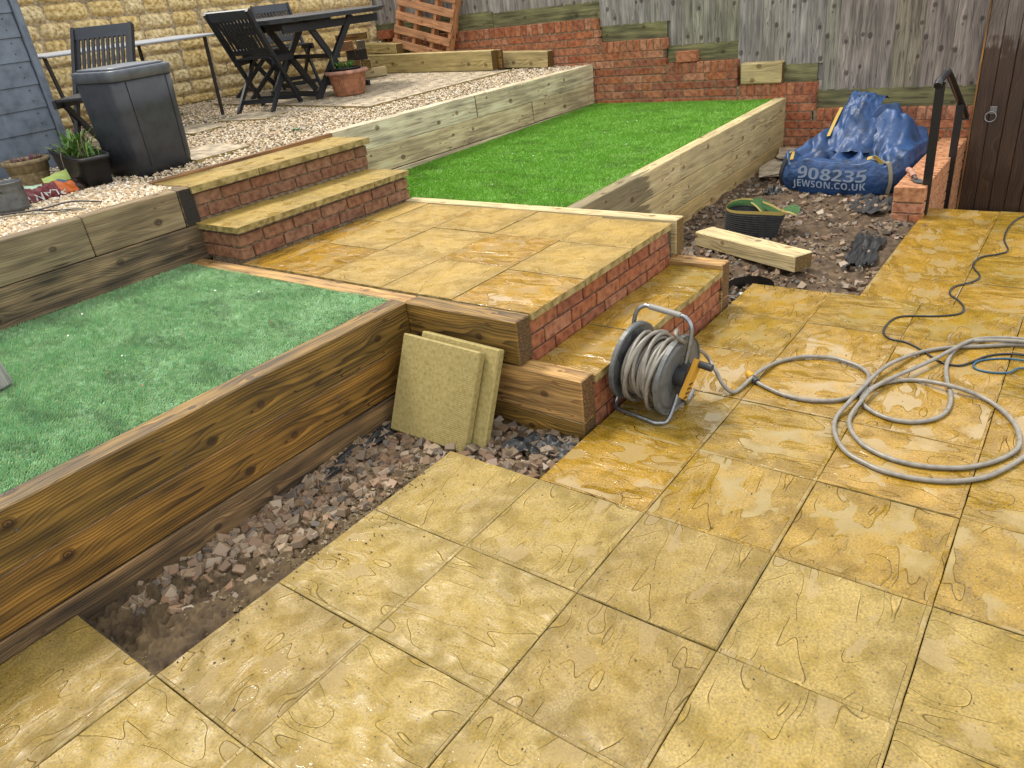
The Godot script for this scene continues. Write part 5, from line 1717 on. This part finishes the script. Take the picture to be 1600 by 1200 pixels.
	obj("coupling", tube(PackedVector3Array([k0, k0 + kd * 0.012, k0 + kd * 0.045]), 0.015, 12).commit(), M.reel_dark, h)
	obj("coupling_nut", tube(PackedVector3Array([k0 + kd * 0.045, k0 + kd * 0.085]), 0.017, 12).commit(), M.yellow, h)
	# cables
	var cab := [gp(1800, 330, 0.006), gp(1640, 331, 0.006), gp(1598, 338, 0.006), gp(1577, 354, 0.006), gp(1569, 374, 0.006), gp(1575, 391, 0.006), gp(1559, 397, 0.006), gp(1532, 402, 0.006), gp(1520, 415, 0.006), gp(1531, 431, 0.006), gp(1520, 440, 0.006), gp(1491, 448, 0.006), gp(1484, 459, 0.006), gp(1496, 468, 0.006), gp(1506, 480, 0.006), gp(1499, 490, 0.006), gp(1461, 494, 0.006), gp(1412, 494, 0.006), gp(1392, 501, 0.006), gp(1380, 518, 0.006), gp(1391, 529, 0.006), gp(1417, 535, 0.006), gp(1440, 547, 0.006), gp(1463, 562, 0.006), gp(1477, 568, 0.006), gp(1500, 571, 0.006), gp(1520, 565, 0.006), gp(1540, 557, 0.006), gp(1567, 553, 0.006), gp(1600, 555, 0.006), gp(1680, 566, 0.006), gp(1900, 590, 0.006), gp(2150, 700, 0.006)]
	tag(obj("power_cable", tube(smooth_path(cab, 5), 0.005, 7).commit(), M.cable), "thin black power cable winding over the back of the patio", "cable")
	var bl := [gp(1900, 640, 0.005), gp(1680, 588, 0.005), gp(1600, 575, 0.005), gp(1577, 582, 0.005), gp(1550, 582, 0.005), gp(1527, 577, 0.005), gp(1521, 570, 0.005), gp(1533, 563, 0.005), gp(1567, 560, 0.005), gp(1600, 563, 0.005), gp(1680, 572, 0.005), gp(1900, 610, 0.005)]
	tag(obj("cord", tube(smooth_path(bl, 5), 0.0045, 7).commit(), M.blue_cable), "thin blue cord in a small loop at the right of the hose", "cord")

func gp(px: float, py: float, y: float) -> Vector3:
	# where on the paving, at height y, a point measured off the photograph lies
	var b := Basis.from_euler(Vector3(-0.474164, 0.689459, -0.123739))
	var o := Vector3(1.93272, 1.65496, 1.43019)
	var d := b * Vector3((px - 800.0) / 1159.275, -(py - 600.0) / 1159.275, -1.0)
	return o + d * ((y - o.y) / d.y)

func crumple(called: String, label: String, at: Vector3, sx: float, sz: float, turn: float, hgt: float, seed_: int, m: Material, cat := "membrane") -> Node3D:
	var nz := fnl(seed_, 1.5, 3)
	var f := func(u: float, v: float) -> Vector3:
		var a := u - 0.5
		var b := v - 0.5
		var rag := 1.0 + 0.35 * nz.get_noise_2d(u * 2.0 + 5.0, v * 2.0)
		var x := a * sx * rag
		var z := b * sz * (1.0 + 0.4 * nz.get_noise_2d(u * 2.0, v * 2.0 + 9.0))
		var fold := absf(nz.get_noise_2d(u * 1.6, v * 1.6 + 3.0))
		return Vector3(x, maxf(0.0, hgt * (fold * 1.8 + 0.12) * (1.1 - absf(a) - absf(b))) + 0.006, z)
	var o := obj(called, grid_mesh(26, 20, f), m)
	o.position = at
	o.rotation.y = turn
	return tag(o, label, cat)

func build_dug_things() -> void:
	# crushed stone in the trench and on the dug soil
	var grey := [Color(0.34, 0.26, 0.175), Color(0.42, 0.33, 0.24), Color(0.28, 0.21, 0.14), Color(0.47, 0.40, 0.31), Color(0.36, 0.25, 0.16), Color(0.22, 0.20, 0.18), Color(0.37, 0.25, 0.17)]
	var w := [[], [], []]
	var c := [[], [], []]
	var add := func(x: float, z: float, sz: float, lift: float, dark: float) -> void:
		var id := rng.randi() % 3
		var b := Basis.from_euler(Vector3(rng.randf_range(-0.7, 0.7), rng.randf() * TAU, rng.randf_range(-0.7, 0.7))).scaled(Vector3.ONE * sz)
		w[id].append(Transform3D(b, Vector3(x, soil_y(x, z) + lift * sz, z)))
		c[id].append(grey[rng.randi() % 7] * dark * Color(0.98, 0.87, 0.74))
	for k in 1900:                          # heap along the brown sleepers
		var z := rng.randf_range(-0.80, 0.78)
		var x := -0.49 + absf(rng.randfn(0.0, 0.20))
		if x > -0.06 - 0.1 * clampf(z + 0.3, 0, 1) or (z > 0.35 and x > -0.30 and rng.randf() < 0.75):
			continue
		add.call(x, z, rng.randf_range(0.020, 0.050) * (0.6 if rng.randf() < 0.35 else 1.0), rng.randf_range(-0.15, 0.35), rng.randf_range(0.65, 1.05))
	for k in 260:
		var z := rng.randf_range(-0.81, -0.47)
		var x := rng.randf_range(-0.1, 0.44)
		add.call(x, z, rng.randf_range(0.015, 0.05), 0.2, 0.6)
	for k in 5200:                          # dug soil by the lawn
		var z := rng.randf_range(-5.9, -2.45)
		var x := rng.randf_range(-0.5, 1.04)
		var den := 0.35 + 0.9 * soil_n.get_noise_2d(x * 0.7 + 3.0, z * 0.7)
		if z > -3.4:
			den += 0.25
		if x > 0.6 and z > -4.0:
			den -= 0.3
		if rng.randf() > den + 0.15:
			continue
		add.call(x, z, rng.randf_range(0.014, 0.052) * (1.0 if rng.randf() < 0.3 else 0.7), rng.randf_range(-0.1, 0.35), rng.randf_range(0.45, 0.85))
	for k in 5200:                          # clods of sand by the slab edges
		var z := rng.randf_range(-0.44, 0.90)
		var x := rng.randf_range(-0.42, -0.005)
		if x < -0.25 and z < 0.3:
			continue
		var sz := rng.randf_range(0.004, 0.011) * (1.0 if rng.randf() < 0.85 else 2.4)
		var b := Basis.from_euler(Vector3(rng.randf(), rng.randf() * TAU, rng.randf())).scaled(Vector3(sz, sz * 0.6, sz))
		w[2].append(Transform3D(b, Vector3(x, soil_y(x, z), z)))
		c[2].append(Color(0.20, 0.14, 0.065) * rng.randf_range(0.75, 1.1))
	var chip := func(k: int, flat: float) -> ArrayMesh: return block(Vector3(1.0, flat, 0.8), 0.05, Vector2.ZERO, Color.WHITE, Vector2.ONE, k, 0.17)
	tag(scatter("crushed_stone", chip.call(31, 0.62), M.wet_pebble, w[0], c[0]), "angular pinkish grey crushed stone in the trench and dug soil", "rubble", "rubble in the dug ground", "stuff")
	tag(scatter("crushed_stone", chip.call(34, 0.45), M.wet_pebble, w[1], c[1]), "flat angular stone chips among the crushed stone", "rubble", "rubble in the dug ground", "stuff")
	tag(scatter("clods", chip.call(37, 0.7), M.wet_pebble, w[2], c[2]), "clods of wet brown sand and earth in the trench", "soil", "", "stuff")
	# grit trodden over the slabs
	var gw := []
	var gc := []
	for k in 420:
		var z := rng.randf_range(-2.6, 1.5)
		var x := rng.randf_range(0.02, 2.2) if z > -0.4 else rng.randf_range(0.48, 2.2)
		if k < 220:
			z = rng.randf_range(-0.45, 0.9)
			x = 0.01 + absf(rng.randfn(0.0, 0.16)) * rng.randf()
			if soil_n.get_noise_2d(x * 2.0, z * 2.0) < 0.0:
				continue
		elif k < 260:
			z = -2.72 + absf(rng.randfn(0.0, 0.05))
			x = rng.randf_range(0.5, 1.0)
		gw.append(Transform3D(Basis.from_euler(Vector3(rng.randf(), rng.randf() * 6.0, rng.randf())).scaled(Vector3.ONE * rng.randf_range(0.002, 0.0055)), Vector3(x, 0.001, z)))
		gc.append([Color(0.10, 0.07, 0.045), Color(0.2, 0.14, 0.07), Color(0.06, 0.05, 0.05)][rng.randi() % 3])
	tag(scatter("grit", chip.call(39, 0.7), M.wet_pebble, gw, gc), "dark crumbs of grit and soil scattered over the patio slabs", "grit", "", "stuff")
	# weed membrane
	crumple("weed_membrane", "black weed membrane strip showing beside stones under the brown sleepers", Vector3(-0.455, -0.066, -0.42), 0.10, 0.60, 0.02, 0.04, 81, M.membrane)
	crumple("weed_membrane", "torn black membrane in the corner between leaning slabs and step", Vector3(0.30, -0.05, -0.70), 0.30, 0.16, 0.4, 0.06, 82, M.membrane)
	crumple("weed_membrane", "long grey-black membrane scrap lying on soil along the patio edge", Vector3(0.87, -0.035, -3.62), 0.17, 0.75, 0.10, 0.05, 83, M.membrane)
	crumple("weed_membrane", "grey membrane fold lying between the blue bag and the low brick wall", Vector3(0.72, -0.01, -4.55), 0.36, 0.42, 0.5, 0.06, 84, M.backing)
	crumple("weed_membrane", "small dark membrane scrap on soil in front of the blue bag", Vector3(-0.12, 0.0, -4.75), 0.18, 0.14, 1.0, 0.05, 85, M.membrane)
	var rg := PackedVector3Array()
	var st := st_new()
	var band := []
	for k in 15:
		var a := lerpf(0.35, 3.3, k / 14.0)
		band.append(Vector3(0.46 + 0.135 * cos(a), 0.0, -2.66 - 0.15 * sin(a)))
	for k in 14:
		var hgt := 0.055
		var a0: Vector3 = band[k] + Vector3.DOWN * 0.06
		var a1: Vector3 = band[k + 1] + Vector3.DOWN * 0.06
		face(st, [a0, a1, band[k + 1] + Vector3.UP * 0.012, band[k] + Vector3.UP * 0.012], Vector3(0, 0, 1))
		face(st, [a0 * Vector3(1, 1, 1.004), a1 * Vector3(1, 1, 1.004), (band[k + 1] + Vector3.UP * 0.012) * Vector3(1, 1, 1.004), (band[k] + Vector3.UP * 0.012) * Vector3(1, 1, 1.004)], Vector3(0, 0, -1))
	tag(obj("plastic_edging", st.commit(), M.black), "curled black plastic edging by the far end of the lower step", "edging")
	for e in [[0.43, -2.62, 0.07, "largest grey stone inside the curled black plastic edging"], [0.49, -2.60, 0.05, "grey stone on the patio side inside the curled black edging"], [0.40, -2.56, 0.045, "grey stone next to the step's sleeper inside the black edging"], [0.46, -2.55, 0.04, "smallest grey stone at the open end of the black edging"]]:
		tag(obj("stone", pebble(int(e[2] * 1000), 0.6), M.zinc, null, Vector3(e[0], -0.04, e[1])), e[3], "stone", "stones inside the plastic edging").scale = Vector3.ONE * e[2]
	# rolled strip of artificial turf, backing outwards
	var t := thing("turf_offcut", "rolled offcut of green turf with black ribbed backing by loose sleeper", "turf roll", Vector3(0.05, -0.02, -3.74), -0.42)
	var out_f := func(u: float, v: float) -> Vector3:
		var a := lerpf(-0.15, 1.12, u) * TAU
		var r := 1.0 - 0.10 * u
		return Vector3(cos(a) * (0.225 + 0.03 * v) * r, v * 0.155 + 0.015 * sin(a * 2.0) * v, sin(a) * (0.105 + 0.035 * v) * r - 0.05 * v)
	obj("backing", grid_mesh(60, 6, out_f), M.backing, t)
	var ribs := st_new()
	for k in 10:
		var path := PackedVector3Array()
		for i in 49:
			var q: Vector3 = out_f.call(i / 48.0, 0.06 + k * 0.095)
			path.append(q + Vector3(q.x, 0, q.z).normalized() * 0.0015)
		tube(path, 0.003, 5, ribs)
	obj("ribs", ribs.commit(), M.backing, t)
	var grassy := mat(lin(0.055, 0.20, 0.03), 0.7)
	grassy = grain(grassy, M.soft, 25.0, M.bump, 0.6, false)
	var jute := mat(lin(0.48, 0.36, 0.09), 0.8)
	obj("turf_face", grid_mesh(60, 4, func(u, v):
		var q: Vector3 = out_f.call(u, 0.80 + v * 0.22)
		return q * Vector3(0.955 - 0.02 * sin(v * PI), 1, 0.93) + Vector3.UP * 0.012), grassy, t)
	obj("cut_edge", grid_mesh(60, 2, func(u, v):
		var q: Vector3 = out_f.call(u, 0.97 + v * 0.13)
		return q * Vector3(0.99, 1, 0.985) + Vector3.UP * 0.006), jute, t)
	var tail := func(u: float, v: float) -> Vector3:
		var x := lerpf(-0.10, 0.27, u)
		return Vector3(x, 0.075 + 0.105 * absf(cos(u * 3.6 + 0.1)) * (1.0 - u * 0.35) + 0.03 * v, -0.12 - 0.06 * u - 0.10 * v * (1.0 - 0.7 * pow(absf(u * 2.0 - 1.0), 3.0)))
	obj("loose_tail", grid_mesh(24, 8, tail), grassy, t)
	obj("tail_edge", grid_mesh(24, 2, func(u, v): return tail.call(u, -0.02 - v * 0.16) + Vector3.UP * 0.003), jute, t)
	# broken slabs beside the bag
	var pieces := [[-0.26, -5.28, 0.30, 0.26, 0.3, 0.035, "broken pale slab piece nearest the bag's left corner"], [-0.25, -5.62, 0.26, 0.20, 0.15, 0.075, "broken pale slab piece lying on top near the sleeper wall"], [-0.37, -5.45, 0.16, 0.14, 0.9, 0.03, "small broken slab piece against the new sleeper wall"], [-0.34, -5.84, 0.22, 0.14, 0.1, 0.06, "broken slab piece farthest back by the brick wall"]]
	for p in pieces:
		var m := block(Vector3(p[2], 0.038, p[3]), 0.006, Vector2.ZERO, Color.WHITE, Vector2(1, 1), int(p[2] * 100), 0.025)
		var o := obj("broken_slab", m, M.pale_slab)
		o.position = Vector3(p[0], soil_y(p[0], p[1]) + p[5] + 0.01, p[1])
		o.rotation = Vector3(rng.randf_range(-0.1, 0.1), p[4], rng.randf_range(-0.12, 0.12))
		tag(o, p[6], "broken slab", "broken slabs beside the blue bag")
	build_bulk_bag()
	# grey weathered stump at the edge of the lower lawn
	var sp := thing("timber_stump", "grey split timber stump standing on the lower lawn at the left edge", "timber", Vector3(-1.52, 0.455, 0.575))
	obj("wood", block(Vector3(0.15, 0.075, 0.09), 0.02, Vector2(0.3, 0.3), Color(0.95, 0.92, 0.95), Vector2(2.4, 0.6), 12, 0.012), M.fence, sp, Vector3(0, 0.075, 0)).rotation = Vector3(0, 0.3, PI / 2)

func build_bulk_bag() -> void:
	# half empty bulk bag, its top collapsed into folds
	var t := thing("bulk_bag", "large blue woven builder's bag, slumped, with white print and yellow straps", "bulk bag", Vector3(0.365, -0.01, -5.32), -0.10)
	var n1 := fnl(91, 1.3, 2)
	var n2 := fnl(92, 3.4, 4)
	var hx := 0.47
	var hz := 0.50
	var f := func(u: float, v: float) -> Vector3:
		var a := u * TAU
		var c := cos(a)
		var s := sin(a)
		var e := 0.42
		var sq := Vector2(signf(c) * pow(absf(c), e), signf(s) * pow(absf(s), e))
		var rim := 0.285 + 0.05 * n1.get_noise_2d(c * 1.2, s * 1.2) - 0.035 * maxf(0.0, s) + 0.06 * maxf(0.0, -s)
		if v < 0.45:
			var q := v / 0.45
			var bulge := 1.0 + 0.07 * sin(q * PI) - 0.015 * q
			var fold := 0.014 * n2.get_noise_3d(c * 1.3, s * 1.3, q * 1.2) * (0.25 + q)
			return Vector3(sq.x * hx * (bulge + fold), q * rim, sq.y * hz * (bulge + fold))
		var q2 := (v - 0.45) / 0.55
		var r := 1.0 - q2
		var p := Vector2(sq.x * hx, sq.y * hz).lerp(Vector2(c * 0.1, s * 0.1), q2 * q2) * (0.985 * r + 0.0)
		# a hood of cloth pulled up at the back, shoulders either side
		var bx := p.x
		var bz := p.y
		var y := rim
		var sag := -0.05 * sst(0.0, 0.25, q2) * sst(0.55, 0.0, absf(bz - 0.28))
		var hood := 0.20 * exp(-pow((bx + 0.02) / 0.27, 4.0) - pow((bz + 0.22) / 0.24, 2.0))
		var right := 0.20 * exp(-pow((bx - 0.29) / 0.15, 2.0) - pow((bz + 0.10) / 0.20, 2.0))
		var left := 0.13 * exp(-pow((bx + 0.31) / 0.11, 2.0) - pow((bz - 0.04) / 0.16, 2.0))
		var crease := (absf(n1.get_noise_2d(bx * 3.0 + 2.0, bz * 2.2)) * 0.09 - 0.02) * sst(0.02, 0.25, q2)
		crease += n1.get_noise_2d(bx * 8.0 + 3.0, bz * 5.0) * 0.010 * sst(0.02, 0.2, q2)
		return Vector3(bx, y + (sag + hood + right + left) * sst(0.0, 0.22, q2) + crease, bz)
	obj("cloth", grid_mesh(160, 110, f, true), M.bag, t)
	# the filling spout pulled up as a flap of cloth, folded over at the back
	var flap := func(u: float, v: float) -> Vector3:
		var k := sin(v * PI * 0.62)
		var half := lerpf(0.21, 0.125, sst(0.0, 0.6, v))
		var x := lerpf(-half - 0.02, half, u) - 0.05 * v - 0.02
		var y := 0.27 + 0.385 * k + 0.018 * n1.get_noise_2d(u * 2.0, v * 3.0) - 0.05 * sst(0.6, 1.0, u) * v + 0.012 * n2.get_noise_2d(u * 2.0, v * 2.5)
		var z := lerpf(0.17, -0.40, v) + 0.035 * n1.get_noise_2d(u * 2.4 + 7.0, v * 2.0) - 0.10 * pow(absf(u - 0.5) * 2.0, 3.0)
		return Vector3(x, y, z)
	obj("spout_flap", grid_mesh(40, 50, flap), M.bag, t)
	# print on the front, laid on the cloth
	var word := func(text: String, size: float, x0: float, y0: float, wide: float) -> void:
		var tm := TextMesh.new()
		tm.text = text
		var sf := SystemFont.new()
		sf.font_names = PackedStringArray(["Droid Sans"])
		sf.font_weight = 800
		tm.font = sf
		tm.font_size = 48
		tm.pixel_size = size / 48.0
		tm.depth = 0.0
		tm.curve_step = 2.0
		tm.horizontal_alignment = HORIZONTAL_ALIGNMENT_LEFT
		var arr := tm.surface_get_arrays(0)
		var vs: PackedVector3Array = arr[Mesh.ARRAY_VERTEX]
		var ix: PackedInt32Array = arr[Mesh.ARRAY_INDEX]
		var mn := 1e9
		var mx := -1e9
		for q in vs:
			mn = minf(mn, q.x); mx = maxf(mx, q.x)
		var st := st_new()
		var put := func(q: Vector3) -> void:
			var x := x0 + (q.x - mn) / (mx - mn) * wide
			var y := y0 + q.y
			# find the cloth on the front face at that x and height
			var lo := 0.125
			var hi := 0.375
			for k in 16:
				var m := (lo + hi) / 2
				if f.call(m, clampf(y / 0.27, 0.02, 1.0) * 0.45).x > x:
					lo = m
				else:
					hi = m
			var w: Vector3 = f.call(lo, clampf(y / 0.27, 0.02, 1.0) * 0.45)
			st.set_normal(Vector3(0, 0.15, 1).normalized())
			st.add_vertex(w + Vector3(0, 0.0, 0.005))
		for i in range(0, ix.size(), 3):
			# split each triangle in four so that the print follows the folds
			var a: Vector3 = vs[ix[i]]
			var b: Vector3 = vs[ix[i + 1]]
			var c: Vector3 = vs[ix[i + 2]]
			var ab := (a + b) / 2; var bc := (b + c) / 2; var ca := (c + a) / 2
			for tri in [[a, ab, ca], [ab, b, bc], [ca, bc, c], [ab, bc, ca]]:
				for q in tri:
					put.call(q)
		obj("lettering", st.commit(), M.print_white, t)
	word.call("JEWSON.CO.UK", 0.08, -0.31, 0.088, 0.58)
	word.call("908235", 0.125, -0.27, 0.172, 0.54)
	# straps
	var strap := func(pts: Array, m: Material) -> void:
		var path := smooth_path(pts, 6)
		var st := st_new()
		for i in path.size() - 1:
			bar(st, path[i], path[i + 1], 0.030, 0.004, Vector3(1, 0.2, 0.2))
		obj("strap", st.commit(), m, t)
	strap.call([f.call(0.135, 0.06) + Vector3(0.01, 0, 0.012), f.call(0.132, 0.25) + Vector3(0.01, 0, 0.012), f.call(0.13, 0.44) + Vector3(0.0, 0.01, 0.012), f.call(0.15, 0.50) + Vector3(0, 0.02, 0), f.call(0.19, 0.53) + Vector3(0, 0.012, 0)], M.strap_grey)
	strap.call([f.call(0.16, 0.47) + Vector3(0, 0.02, 0), f.call(0.185, 0.49) + Vector3(0, 0.03, 0), f.call(0.21, 0.50) + Vector3(0, 0.012, 0)], M.strap)
	strap.call([f.call(0.40, 0.47) + Vector3(0, 0.012, 0), f.call(0.385, 0.49) + Vector3(0, 0.03, 0), f.call(0.36, 0.47) + Vector3(0, 0.012, 0)], M.strap)
	strap.call([f.call(0.37, 0.04) + Vector3(-0.012, 0, 0.008), f.call(0.372, 0.25) + Vector3(-0.012, 0, 0.008), f.call(0.375, 0.44) + Vector3(-0.006, 0.01, 0.006)], M.reel_dark)
	strap.call([flap.call(0.02, 0.42) + Vector3(-0.01, 0.012, 0.01), flap.call(0.04, 0.28) + Vector3(-0.01, 0.012, 0.01), flap.call(0.08, 0.12) + Vector3(-0.01, 0.012, 0.012)], M.strap)
